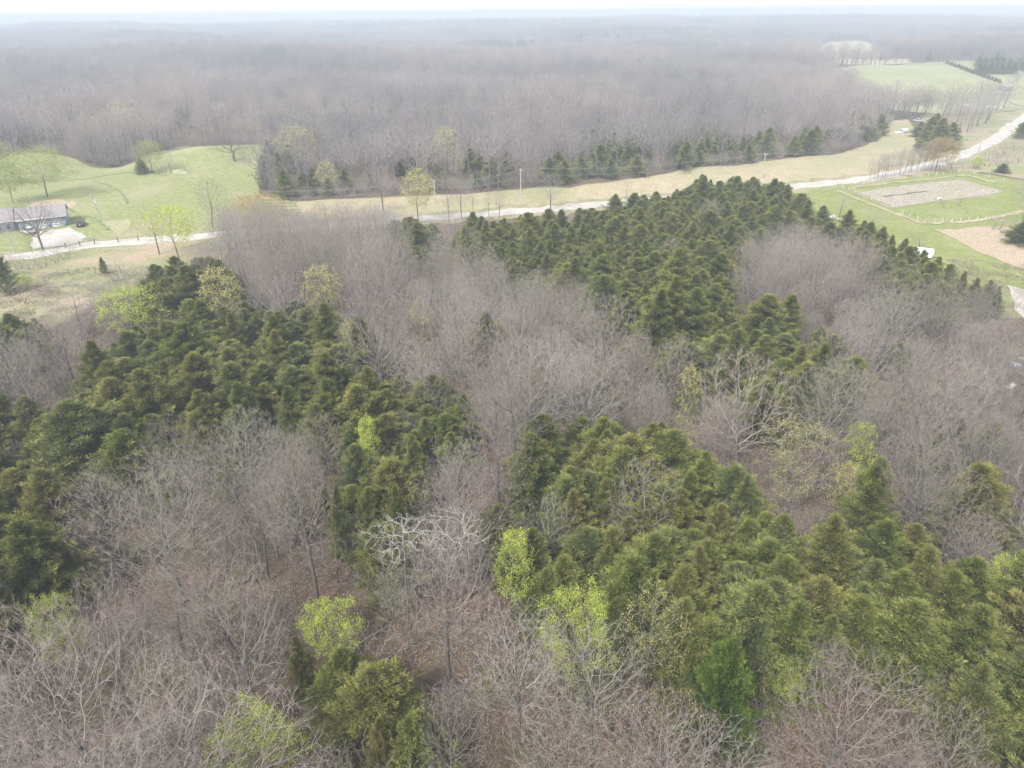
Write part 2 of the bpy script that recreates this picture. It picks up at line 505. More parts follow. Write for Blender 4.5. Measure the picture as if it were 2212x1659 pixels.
def cedar_parts(rng, H, Rc, nb, per, sub, size, width, pointy=1.0):
    """trunk with many upswept boughs that carry feathery sprays"""
    i = np.arange(nb)
    t = 0.05 + 0.95 * ((i + rng.uniform(0, 1, nb)) / nb)             # height share
    az = i * 2.39996 + rng.normal(0, 0.35, nb)
    lob = 1 + 0.16 * np.sin(2 * az + rng.uniform(0, 6)) + 0.12 * np.sin(3 * az + 5 * t + rng.uniform(0, 6))
    prof = np.where(t < 0.2, 0.75 + 1.25 * t, (np.clip(1 - (t - 0.2) / 0.8, 0, 1)) ** (1.0 * pointy))
    L = Rc * prof * lob * rng.choice([0.62, 0.8, 0.95, 1.1, 1.32], nb) * rng.uniform(0.92, 1.08, nb) + 0.14
    el = np.interp(t, [0, 0.5, 0.85, 0.97, 1.0], [0.05, 0.32, 0.62, 0.95, 1.4]) + rng.normal(0, 0.12, nb)
    s = np.linspace(0.22, 1.0, per)
    # along the bough: a plume, full in the middle and feathered at its upturned tip
    ss = np.repeat(s[None], nb, 0) + rng.normal(0, 0.03, (nb, per))
    curl = rng.uniform(0.02, 0.26, nb)[:, None]
    hor = L[:, None] * ss * np.cos(el)[:, None]
    ver = H * t[:, None] * 0.93 + L[:, None] * (ss * np.sin(el)[:, None] + curl * ss ** 2 - 0.12 * ss)
    az2 = az[:, None] + rng.normal(0, 0.18, nb)[:, None] * ss
    px = hor * np.cos(az2); py = hor * np.sin(az2)
    C = np.stack([px, py, ver], 2)
    slope = np.tan(np.clip(el, -1, 1.2))[:, None] + 2 * curl * ss
    out = unit(np.stack([np.cos(az2), np.sin(az2), slope], 2))
    C = np.repeat(C.reshape(-1, 3), sub, 0)
    O = np.repeat(out.reshape(-1, 3), sub, 0)
    S_ = np.repeat(ss.reshape(-1), sub)
    Lr = np.repeat(np.repeat(L, per), sub)
    m = len(C)
    rad = (0.04 + 0.12 * np.sqrt(Lr) * np.sin(np.clip(S_, 0, 1) * 2.6 + 0.25))[:, None]
    J = rng.normal(0, 1, (m, 3)) * np.array([[1, 1, 0.6]])
    C = C + J * rad
    D = unit(O + 0.55 * unit(J) + rng.normal(0, 0.42, (m, 3)) + np.array([[0, 0, 0.15]]))
    side = unit(np.cross(D, rng.normal(0, 1, (m, 3))))
    ln = size * rng.uniform(0.55, 1.35, m) * (0.8 + 0.4 * S_)
    v, f = blades(C, D, side, ln, width * rng.uniform(0.7, 1.3, m))
    tone = np.repeat(np.repeat(rng.uniform(0.25, 1.0, nb), per), sub)          # some boughs carry more yellow growth
    tipb = np.clip((S_ - 0.45) / 0.55, 0, 1) ** 1.3 * tone
    tip = np.zeros((m, 4)); tip[:, 0] = tipb * 0.45; tip[:, 1] = tip[:, 3] = tipb * 0.8; tip[:, 2] = tipb
    tip *= rng.uniform(0.5, 1.0, (m, 1))
    z = np.linspace(0, H * 0.93, 7)
    X = np.stack([rng.normal(0, 0.04, 7), rng.normal(0, 0.04, 7), z], 1)
    rr = np.linspace(0.16, 0.02, 7) * H / 9
    tv, tf = tubes(X[:-1], X[1:], rr[:-1], rr[1:], 6)
    # boughs
    b = slice(0, nb, 2)
    B0 = np.stack([0 * t[b], 0 * t[b], H * t[b] * 0.94], 1)
    k = per * 3 // 4
    B1 = np.stack([px[b, k], py[b, k], ver[b, k]], 1)
    bv, bf = spikes(B0, B1, np.full(len(B0), 0.035))
    return (np.vstack([tv, bv]), [tf, bf + len(tv)]), (v, [f], tip.ravel())

# ------------------------------------------------------------------ prototypes (mesh data shared by all the copies)
def seeded(k): return np.random.default_rng(1000 + k)
BARE = []
specs = [  # H, Rc, zlo, n_att, lean, shape, trunk
    (17, 4.9, 4.6, 2500, 0.04, 0.6, 0.22), (19, 4.2, 6.5, 2400, -0.03, 0.7, 0.22), (15, 5.1, 3.6, 2500, 0.0, 0.8, 0.23),
    (16, 3.7, 4.6, 1900, 0.06, 0.6, 0.17), (14, 3.7, 3.6, 1800, -0.05, 0.7, 0.16), (18, 5.4, 5.2, 2700, 0.02, 0.7, 0.25),
    (13, 3.1, 3.6, 1400, 0.03, 0.7, 0.12)]
for k, (H, Rc, zlo, na, lean, shp, tr) in enumerate(specs):
    t, c, ends, tips = tree_parts(seeded(k), H, Rc, zlo, na, 0.38, 0.48, 0.0085, tr, 4, 0.80, ex=2.45, lean=lean, shape=shp, up=0.22)
    BARE.append(dict(H=H, R=Rc, trunk=mesh_np('bare_trunk', *t, [M_TRUNK]), crown=mesh_np('bare_crown', *c, [M_TWIG]), ends=ends, tips=tips, raw=(t, c)))

LB = {}
def leafy(key, m, frac, per, spread, size, seed, clumps=0):
    """open skeleton carrying young leaves"""
    H, Rc, zlo, na = {'s': (9, 3.0, 2.2, 620), 'm': (13, 3.6, 3.4, 900), 'w': (14, 5.2, 3.6, 1300), 'n': (10, 2.4, 2.5, 560)}[key]
    rng = seeded(seed)
    if key not in LB:
        t, c, e, tp = tree_parts(rng, H, Rc, zlo, na, 0.4, 0.55, 0.009, 0.13, 2, 0.6, ex=2.4, shape=0.8)
        LB[key] = (mesh_np('leafing_trunk', *t, [M_TRUNK]), mesh_np('leafing_crown', *c, [M_TWIG]), e)
    tr, cr, e = LB[key]
    if clumps:                                   # leaves come first on some limbs only
        cen = e[rng.permutation(len(e))[:clumps]]
        d = np.min(np.linalg.norm((e[:, None] - cen[None]) * np.array([1, 1, 1.8]), axis=2), axis=1)
        e = e[d < rng.uniform(0.4, 1.7, len(e))]
    hi = e[rng.permutation(len(e))[:int(len(e) * frac)]]
    v, f, tip = leaves_at(rng, hi, per, spread, size)
    return dict(H=H, R=Rc, trunk=tr, crown=cr, foliage=mesh_np('leaf_cloud', v, f, [m], tip=tip))
LEAFG = [leafy('m', M_LEAFG, 1.0, 20, 0.28, 0.165, 50, 130), leafy('w', M_LEAFG, 1.0, 22, 0.30, 0.165, 51, 150), leafy('s', M_LEAFG, 1.0, 28, 0.26, 0.155, 52, 90), leafy('n', M_LEAFG, 1.0, 28, 0.26, 0.155, 59, 80)]
LEAFY = [leafy('w', M_LEAFY, 0.95, 10, 0.25, 0.14, 53, 130), leafy('m', M_LEAFY, 0.9, 9, 0.2, 0.13, 54, 90), leafy('s', M_LEAFY, 0.95, 11, 0.22, 0.20, 55, 110)]
_r = seeded(561); _v, _f, _t = leaves_at(_r, BARE[2]['ends'][_r.permutation(len(BARE[2]['ends']))[:1100]], 1, 0.1, 0.16)
LEAFG.append(leafy('w', M_LEAFG, 1.0, 9, 0.32, 0.25, 64, 170))
LEAFY.append(leafy('m', M_LEAFY, 1.0, 7, 0.3, 0.26, 65, 120))
LEAFD = [dict(BARE[2], foliage=mesh_np('leaf_cloud', _v, _f, [M_LEAFD], tip=_t))]

CEDAR = []
for k, (H, Rc, pt) in enumerate([(9, 2.6, 0.85), (8, 2.8, 0.75), (10, 2.6, 1.0), (7.5, 2.6, 0.8), (9.5, 2.9, 0.7), (8.5, 2.3, 1.1)]):
    t, (v, f, tip) = cedar_parts(seeded(100 + k), H, Rc, 140, 13, 22, 0.24, 0.055, pt)
    CEDAR.append(dict(H=H, R=Rc, trunk=mesh_np('cedar_trunk', *t, [M_CTRUNK]), crown=mesh_np('cedar_crown', v, f, [M_CEDAR], tip=tip), raw=(t, (v, f, tip))))
rc = CEDAR[1]['raw']
CEDAR_B = dict(H=8, R=2.8, trunk=CEDAR[1]['trunk'], crown=mesh_np('cedar_crown_bright', rc[1][0], rc[1][1], [M_CEDAR_BRIGHT], tip=rc[1][2]))

SHRUB = []
for k in range(3):
    t, c, e, tp = tree_parts(seeded(200 + k), 3.4, 2.0, 0.5, 420, 0.2, 0.3, 0.008, 0.05, 3, 0.4, stems=5, thick=0.02, spread=0.7)
    SHRUB.append(dict(H=3.4, R=2.0, trunk=mesh_np('shrub_stems', *t, [M_TRUNK]), crown=mesh_np('shrub_twigs', *c, [M_TWIG]), raw=(t, c), ends=e))
v, f, tip = leaves_at(seeded(210), SHRUB[0]['ends'], 5, 0.12, 0.16)
SHRUBG = dict(H=3.4, R=2.0, trunk=SHRUB[0]['trunk'], crown=SHRUB[0]['crown'], foliage=mesh_np('shrub_leaves', v, f, [M_LEAFG], tip=tip))

def joined(name, t, c, mt, mc, tip=None):
    V = np.vstack([t[0], c[0]]); off = len(t[0])
    fl = list(t[1]) + [f + off for f in c[1]]
    mi = [0] * sum(len(f) for f in t[1]) + [1] * sum(len(f) for f in c[1])
    tp = None if tip is None else np.concatenate([np.zeros(off), tip])
    return mesh_np(name, V, fl, [mt, mc], mi, tp)

def unlinked_collection(name, meshes):
    c = bpy.data.collections.new(name)
    for i, m in enumerate(meshes):
        c.objects.link(bpy.data.objects.new('%s_%02d' % (name, i), m))
    return c

# light versions for the woods farther off
FARB = []
for k, (H, Rc, zlo) in enumerate([(15, 4.2, 5.5), (17, 3.8, 7), (14, 4.4, 4.5), (16, 3.3, 6.0)]):
    t, c, e, _ = tree_parts(seeded(300 + k), H, Rc, zlo, 620, 0.6, 0.8, 0.030, 0.17, 3, 1.0, thick=0.12)
    FARB.append(joined('far_bare_mesh', t, c, M_FARTRUNK, M_FARTWIG))
FARC = []
for k, (H, Rc) in enumerate([(9, 2.6), (8, 2.5), (10, 2.5)]):
    t, (v, f, tip) = cedar_parts(seeded(320 + k), H, Rc, 80, 8, 5, 0.6, 0.20)
    FARC.append(joined('far_cedar_mesh', t, (v, f), M_CTRUNK, M_CEDAR, tip))
PATCH = []
for k in range(3):
    rng = seeded(340 + k)
    c0 = np.stack([rng.uniform(-32, 32, 60), rng.uniform(-32, 32, 60), np.zeros(60)], 1)
    n = 60 * 26
    cc = np.repeat(c0, 26, 0); hh = np.repeat(rng.uniform(11, 18, 60), 26)
    d = unit(rng.normal(0, 1, (n, 3))) * rng.uniform(0.5, 1, (n, 1))
    C = cc + d * np.stack([np.full(n, 4.2), np.full(n, 4.2), hh * 0.32], 1) + np.stack([0 * hh, 0 * hh, hh * 0.66], 1)
    D = unit(rng.normal(0, 1, (n, 3)) + np.array([[0, 0, 0.6]])); S = unit(np.cross(D, rng.normal(0, 1, (n, 3))))
    v, f = blades(C, D, S, rng.uniform(1.8, 3.4, n), rng.uniform(1.0, 1.8, n))
    PATCH.append(mesh_np('woodland_patch_mesh', v, [f], [M_FARTWIG]))

# ------------------------------------------------------------------ object helpers
def tag(o, label=None, cat=None, group=None, kind=None):
    if label: o['label'] = label
    if cat: o['category'] = cat
    if group: o['group'] = group
    if kind: o['kind'] = kind
    return o

def add(name, me, parent=None):
    o = bpy.data.objects.new(name, me); COL.objects.link(o)
    if parent: o.parent = parent
    return o

def plant(name, proto, x, y, z, scale, rot, label, cat, group=None, tilt=(0, 0)):
    e = bpy.data.objects.new(name, None); COL.objects.link(e)
    e.empty_display_size = 0.5
    e.location = (x, y, z - 0.08); e.scale = scale; e.rotation_euler = (tilt[0], tilt[1], rot)
    tag(e, label, cat, group)
    add('trunk', proto['trunk'], e)
    c = add('crown', proto['crown'], e)
    if 'foliage' in proto: add('foliage', proto['foliage'], c)
    return e

def scatter(name, x, y, z, sc, meshes, label, seed):
    """one stuff object: instances of the light meshes on points"""
    rng = seeded(seed)
    n = len(x)
    me = bpy.data.meshes.new(name)
    me.vertices.add(n); me.vertices.foreach_set('co', np.stack([x, y, z], 1).astype(np.float32).ravel())
    for nm, tp, key, val in (('rot', 'FLOAT_VECTOR', 'vector', np.stack([rng.normal(0, 0.05, n), rng.normal(0, 0.05, n), rng.uniform(0, 6.28, n)], 1)),
                             ('scl', 'FLOAT_VECTOR', 'vector', np.asarray(sc)),
                             ('pick', 'INT', 'value', rng.integers(0, len(meshes), n))):
        a = me.attributes.new(nm, tp, 'POINT')
        a.data.foreach_set(key, np.asarray(val, np.int32 if tp == 'INT' else np.float32).ravel())
    o = add(name, me)
    tag(o, label, kind='stuff')
    coll = unlinked_collection(name + '_sources', meshes)
    g = bpy.data.node_groups.new(name + '_nodes', 'GeometryNodeTree')
    g.interface.new_socket('Geometry', in_out='INPUT', socket_type='NodeSocketGeometry')
    g.interface.new_socket('Geometry', in_out='OUTPUT', socket_type='NodeSocketGeometry')
    gi = g.nodes.new('NodeGroupInput'); go = g.nodes.new('NodeGroupOutput')
    ci = g.nodes.new('GeometryNodeCollectionInfo')
    ci.inputs['Collection'].default_value = coll
    ci.inputs['Separate Children'].default_value = True
    ci.inputs['Reset Children'].default_value = True
    iop = g.nodes.new('GeometryNodeInstanceOnPoints')
    iop.inputs['Pick Instance'].default_value = True
    def na(nm, tp):
        q = g.nodes.new('GeometryNodeInputNamedAttribute'); q.data_type = tp; q.inputs['Name'].default_value = nm
        return q.outputs['Attribute']
    e2r = g.nodes.new('FunctionNodeEulerToRotation')
    g.links.new(na('rot', 'FLOAT_VECTOR'), e2r.inputs[0])
    g.links.new(gi.outputs[0], iop.inputs['Points'])
    g.links.new(ci.outputs[0], iop.inputs['Instance'])
    g.links.new(na('pick', 'INT'), iop.inputs['Instance Index'])
    g.links.new(e2r.outputs[0], iop.inputs['Rotation'])
    g.links.new(na('scl', 'FLOAT_VECTOR'), iop.inputs['Scale'])
    g.links.new(iop.outputs[0], go.inputs[0])
    md = o.modifiers.new('scatter', 'NODES'); md.node_group = g
    return o

# ------------------------------------------------------------------ ground
def axis(lo, hi, c0, c1, fine, growth=1.10):
    a = list(np.arange(c0, c1 + fine, fine)); s = fine
    while a[-1] < hi: s *= growth; a.append(a[-1] + s)
    b = []; s = fine; v_ = c0
    while v_ > lo: s *= growth; v_ -= s; b.append(v_)
    return np.array(b[::-1] + a)
gx = axis(-26000, 26000, -330, 430, 4.0)
gy = axis(-3000, 26000, -20, 560, 4.0, 1.06)
GX, GY = np.meshgrid(gx, gy)
GZ = terr(GX, GY)
nx, ny = len(gx), len(gy)
ii = (np.arange(ny - 1)[:, None] * nx + np.arange(nx - 1)[None]).ravel()
me = mesh_np('ground', np.stack([GX.ravel(), GY.ravel(), GZ.ravel()], 1), [np.stack([ii, ii + 1, ii + nx + 1, ii + nx], 1)], [G_LITTER], smooth_=True)
tag(add('ground', me), 'brown leaf litter on the forest floor', kind='structure')

def ragged(poly, step, amp, seed):
    rng = seeded(seed); out = []
    n = len(poly)
    for i in range(n):
        a = np.array(poly[i]); b = np.array(poly[(i + 1) % n])
        k = max(1, int(np.linalg.norm(b - a) / step))
        nrm = np.array([-(b - a)[1], (b - a)[0]]); nrm = nrm / max(np.linalg.norm(nrm), 1e-6)
        for j in range(k):
            out.append(a + (b - a) * j / k + nrm * rng.normal(0, amp) * (1 if j else 0.3))
    return out

def sheet(name, uv, m, label, off=0.10, step=4.0, rag=0.5, seed=1, kind='structure'):
    X, Y, _ = at([p[0] for p in uv], [p[1] for p in uv])
    poly = ragged(list(zip(X, Y)), step, rag, seed)
    P = np.array(poly)
    xs = np.arange(P[:, 0].min(), P[:, 0].max(), step); ys = np.arange(P[:, 1].min(), P[:, 1].max(), step)
    gx_, gy_ = np.meshgrid(xs, ys)
    q = np.stack([gx_.ravel(), gy_.ravel()], 1)
    q = q[inside(q[:, 0], q[:, 1], poly)]
    co = [Vector(p) for p in P] + [Vector(p) for p in q]
    n = len(P)
    res = delaunay_2d_cdt(co, [(i, (i + 1) % n) for i in range(n)], [list(range(n))], 1, 0.01)
    V = np.array([(v_.x, v_.y) for v_ in res[0]])
    Z = terr(V[:, 0], V[:, 1]) + off
    F = np.array([list(f_) for f_ in res[2] if len(f_) == 3])
    me = mesh_np(name, np.column_stack([V, Z]), [F], [m], smooth_=True)
    return tag(add(name, me), label, kind=kind)

PASTURE = [(-200, 585), (-200, 350), (0, 345), (60, 330), (130, 335), (165, 345), (200, 362), (260, 362), (290, 350), (320, 335), (380, 318), (470, 316), (575, 312), (575, 345), (565, 385), (560, 420), (640, 437), (660, 470), (640, 492), (440, 507), (200, 522), (0, 555)]
STRIP = [(560, 425), (640, 436), (800, 428), (1000, 420), (1090, 412), (1150, 406), (1230, 406), (1300, 395), (1400, 382), (1440, 376), (1640, 350), (1700, 343), (1800, 335), (1860, 318), (1900, 300), (1925, 262), (1960, 258), (1985, 290), (1975, 320), (1990, 345), (1950, 366), (1870, 380), (1700, 398), (1340, 432), (1150, 448), (915, 466), (640, 490)]
MEADOW = [(-200, 600), (0, 568), (100, 553), (200, 538), (440, 520), (520, 515), (480, 560), (330, 610), (230, 650), (150, 690), (60, 730), (-200, 760)]
LAWN = [(1640, 425), (1700, 413), (1880, 394), (2030, 372), (2085, 368), (2230, 395), (2500, 440), (2500, 660), (2300, 680), (2170, 690), (2000, 640), (1850, 560), (1750, 520)]
BROWN = [(2021, 497), (2100, 492), (2200, 492), (2400, 500), (2500, 640), (2300, 618), (2212, 583), (2110, 545)]
PLOT = [(1845, 419), (1920, 405), (2000, 396), (2078, 390), (2170, 415), (2120, 425), (2020, 436), (1925, 450)]
FIELD = [(1775, 148), (1830, 146), (1960, 138), (2060, 133), (2120, 160), (2180, 190), (2200, 240), (2050, 250), (1930, 240), (1860, 215), (1800, 170)]
FARTAN = [(1785, 90), (1850, 88), (1880, 95), (1900, 130), (1960, 128), (1975, 136), (1760, 142), (1765, 110)]
RFIELD = [(2040, 132), (2120, 134), (2230, 165), (2400, 200), (2400, 260), (2230, 240), (2170, 215), (2140, 180)]
sheet('pasture', PASTURE, G_PASTURE, 'rolling light green pasture behind the blue garage', seed=2)
sheet('field_strip', STRIP, G_STRAW, 'tan strip of dry grass between the road and the far woods', seed=3)
sheet('meadow', MEADOW, G_MEADOW, 'rough green and tan meadow in front of the road at left', seed=4)
sheet('lawn', LAWN, G_LAWN, 'bright green mown lawn at right', seed=5)
sheet('fallow_plot', BROWN, G_BROWN, 'bare tan fallow plot on the right edge of the lawn', 0.16, seed=6)
sheet('garden_plot', PLOT, G_SOIL, 'tilled garden plot inside the fence', 0.16, 3.0, 0.25, seed=7)
sheet('far_green_field', FIELD, G_FARFIELD, 'pale green field beyond the woods at upper right', 0.3, 12, 1, seed=8)
sheet('far_tan_field', FARTAN, G_STRAW, 'small tan field beyond the woods', 0.4, 14, 2, seed=9)
sheet('far_roadside_field', RFIELD, G_FARFIELD, 'green field beside the far end of the road', 0.35, 12, 1, seed=10)
sheet('roadside_grass', [(1975, 395), (2010, 300), (1990, 262), (2000, 240), (2120, 215), (2230, 190), (2420, 190), (2600, 420), (2300, 400), (2120, 372)], G_MEADOW, 'rough tan and green grass around the road bend', 0.06, 5.0, 1.0, seed=16)
sheet('driveway', [(65, 548), (72, 520), (88, 500), (150, 492), (165, 500), (180, 506), (178, 520), (200, 532)], G_GRAVEL, 'pale gravel driveway in front of the garage', 0.16, 2.0, 0.3, seed=11)
sheet('gravel_yard', [(2176, 618), (2230, 632), (2330, 650), (2330, 690), (2240, 680), (2212, 690), (2190, 655)], G_GRAVEL, 'pale gravel yard at the right edge beyond the woods', 0.2, 3.0, 0.3, seed=12)
sheet('dirt_patch', [(220, 478), (278, 476), (278, 490), (268, 512), (250, 512), (236, 495)], G_STRAW, 'worn straw coloured patch on the pasture beside the utility pole', 0.14, 2.0, 0.6, seed=13)
sheet('straw_bank', [(60, 436), (130, 430), (165, 440), (150, 452), (60, 455)], G_STRAW, 'straw coloured bank behind the garage', 0.14, 2.5, 0.6, seed=14)
sheet('pond', [(372, 369), (385, 367), (402, 369), (404, 375), (390, 378), (376, 377)], G_ALGAE, 'small pond covered in pale algae in the pasture', 0.2, 2.0, 0.3, seed=15)

def ribbon(name, uv, width, m, label, off=0.24, step=3.0, wob=0.25):
    X, Y, _ = at([p[0] for p in uv], [p[1] for p in uv])
    P = np.stack([X, Y], 1)
    # Catmull-Rom
    out = []
    for i in range(len(P) - 1):
        p0, p1, p2, p3 = P[max(i - 1, 0)], P[i], P[i + 1], P[min(i + 2, len(P) - 1)]
        k = max(2, int(np.linalg.norm(p2 - p1) / step))
        for j in range(k):
            t = j / k
            out.append(0.5 * ((2 * p1) + (-p0 + p2) * t + (2 * p0 - 5 * p1 + 4 * p2 - p3) * t * t + (-p0 + 3 * p1 - 3 * p2 + p3) * t ** 3))
    out.append(P[-1]); C = np.array(out)
    T = unit(np.gradient(C, axis=0)); Nn = np.stack([-T[:, 1], T[:, 0]], 1)
    rng = seeded(len(uv)); cols = []
    K = 5
    for k in range(K):
        s = (k / (K - 1) - 0.5) * width
        jit = rng.normal(0, wob, len(C)) if k in (0, K - 1) else 0
        q = C + Nn * (s + jit)[:, None] if np.ndim(jit) else C + Nn * s
        crown_ = 0.10 * (1 - (2 * abs(k / (K - 1) - 0.5)) ** 2)
        cols.append(np.column_stack([q, terr(q[:, 0], q[:, 1]) + off + crown_]))
    V = np.stack(cols, 1).reshape(-1, 3)
    n = len(C)
    ii = (np.arange(n - 1)[:, None] * K + np.arange(K - 1)[None]).ravel()
    F = np.stack([ii, ii + K, ii + K + 1, ii + 1], 1)
    me = mesh_np(name, V, [F], [m], smooth_=True)
    return tag(add(name, me), label, kind='structure')

ROADUV = [(-200, 588), (0, 562), (100, 548), (200, 531), (330, 520), (440, 511), (650, 494), (915, 474), (1150, 456), (1340, 439), (1520, 424), (1700, 405), (1800, 396), (1880, 386), (1960, 371), (2020, 355), (2080, 335), (2120, 318), (2160, 295), (2190, 270), (2225, 248), (2260, 228), (2262, 214), (2230, 204), (2205, 195), (2175, 180), (2140, 168)]
ribbon('gravel_road', ROADUV, 6.0, G_GRAVEL, 'pale gravel road crossing behind the wood', wob=0.5)
ribbon('road_verge', ROADUV, 13.0, G_MEADOW, 'rough grass verge along the gravel road', 0.13, 3.0, 1.3)
ribbon('farm_track', [(2212, 640), (2260, 655), (2330, 690)], 4.0, G_GRAVEL, 'pale track leaving the yard at right')

# ------------------------------------------------------------------ near woods
CED = [
    [(985, 500), (1040, 480), (1150, 468), (1300, 432), (1500, 398), (1650, 388), (1735, 420), (1750, 470), (1660, 480), (1600, 540), (1585, 640), (1625, 685), (1700, 700), (1800, 760), (1790, 850), (1740, 890), (1650, 870), (1600, 840), (1540, 800), (1470, 760), (1420, 720), (1350, 680), (1280, 640), (1180, 600), (1060, 570), (1000, 540)],
    [(1740, 455), (1830, 455), (1900, 500), (2000, 545), (2090, 592), (2160, 622), (2150, 640), (2000, 625), (1900, 605), (1890, 540), (1810, 490), (1740, 490)],
    [(190, 800), (300, 720), (420, 690), (500, 690), (560, 670), (640, 690), (780, 720), (790, 800), (900, 850), (1010, 890), (1000, 930), (910, 990), (880, 1060), (830, 1060), (760, 1000), (700, 960), (620, 930), (450, 950), (350, 960), (250, 1010), (150, 1090), (180, 1180), (80, 1280), (0, 1300), (-150, 1320), (-150, 860), (100, 900), (180, 880)],
    [(300, 625), (340, 585), (430, 562), (475, 585), (490, 640), (410, 650), (310, 655)],
    [(-100, 680), (60, 670), (130, 710), (60, 740), (-100, 760)],
    [(1060, 1100), (1130, 1020), (1150, 950), (1300, 930), (1450, 955), (1560, 1000), (1650, 1070), (1750, 1130), (1900, 1130), (2030, 1200), (2150, 1240), (2400, 1290), (2400, 1750), (2150, 1600), (2130, 1520), (1990, 1480), (1960, 1400), (1750, 1390), (1680, 1450), (1640, 1600), (1560, 1640), (1500, 1540), (1480, 1400), (1400, 1300), (1240, 1290), (1150, 1260), (1060, 1170)],
    [(870, 495), (935, 495), (930, 560), (880, 565)],
    [(720, 1070), (870, 1070), (900, 1150), (740, 1190)],
    [(615, 1410), (680, 1410), (700, 1450), (860, 1450), (860, 1540), (700, 1540), (620, 1470)],
    [(740, 1570), (900, 1570), (920, 1720), (740, 1720)],
    [(1850, 1030), (1930, 1040), (1920, 1120), (1820, 1100)],
]
# ground one can see: nothing of the wood may stand in front of it
VIS = [
    [(-300, 300), (-300, 600), (0, 672), (80, 655), (120, 610), (215, 592), (285, 552), (310, 530), (440, 505), (455, 450), (560, 415), (700, 425), (850, 440), (915, 468), (1000, 470), (1150, 462), (1340, 436), (1500, 395), (1640, 380), (1700, 400), (1745, 418), (1775, 455), (1850, 470), (1900, 498), (1990, 545), (2080, 590), (2170, 622), (2212, 640), (2600, 700), (2600, 300)],
    [(2170, 600), (2300, 600), (2300, 690), (2185, 660)],
]
GROUND_OPEN = [MEADOW, LAWN]
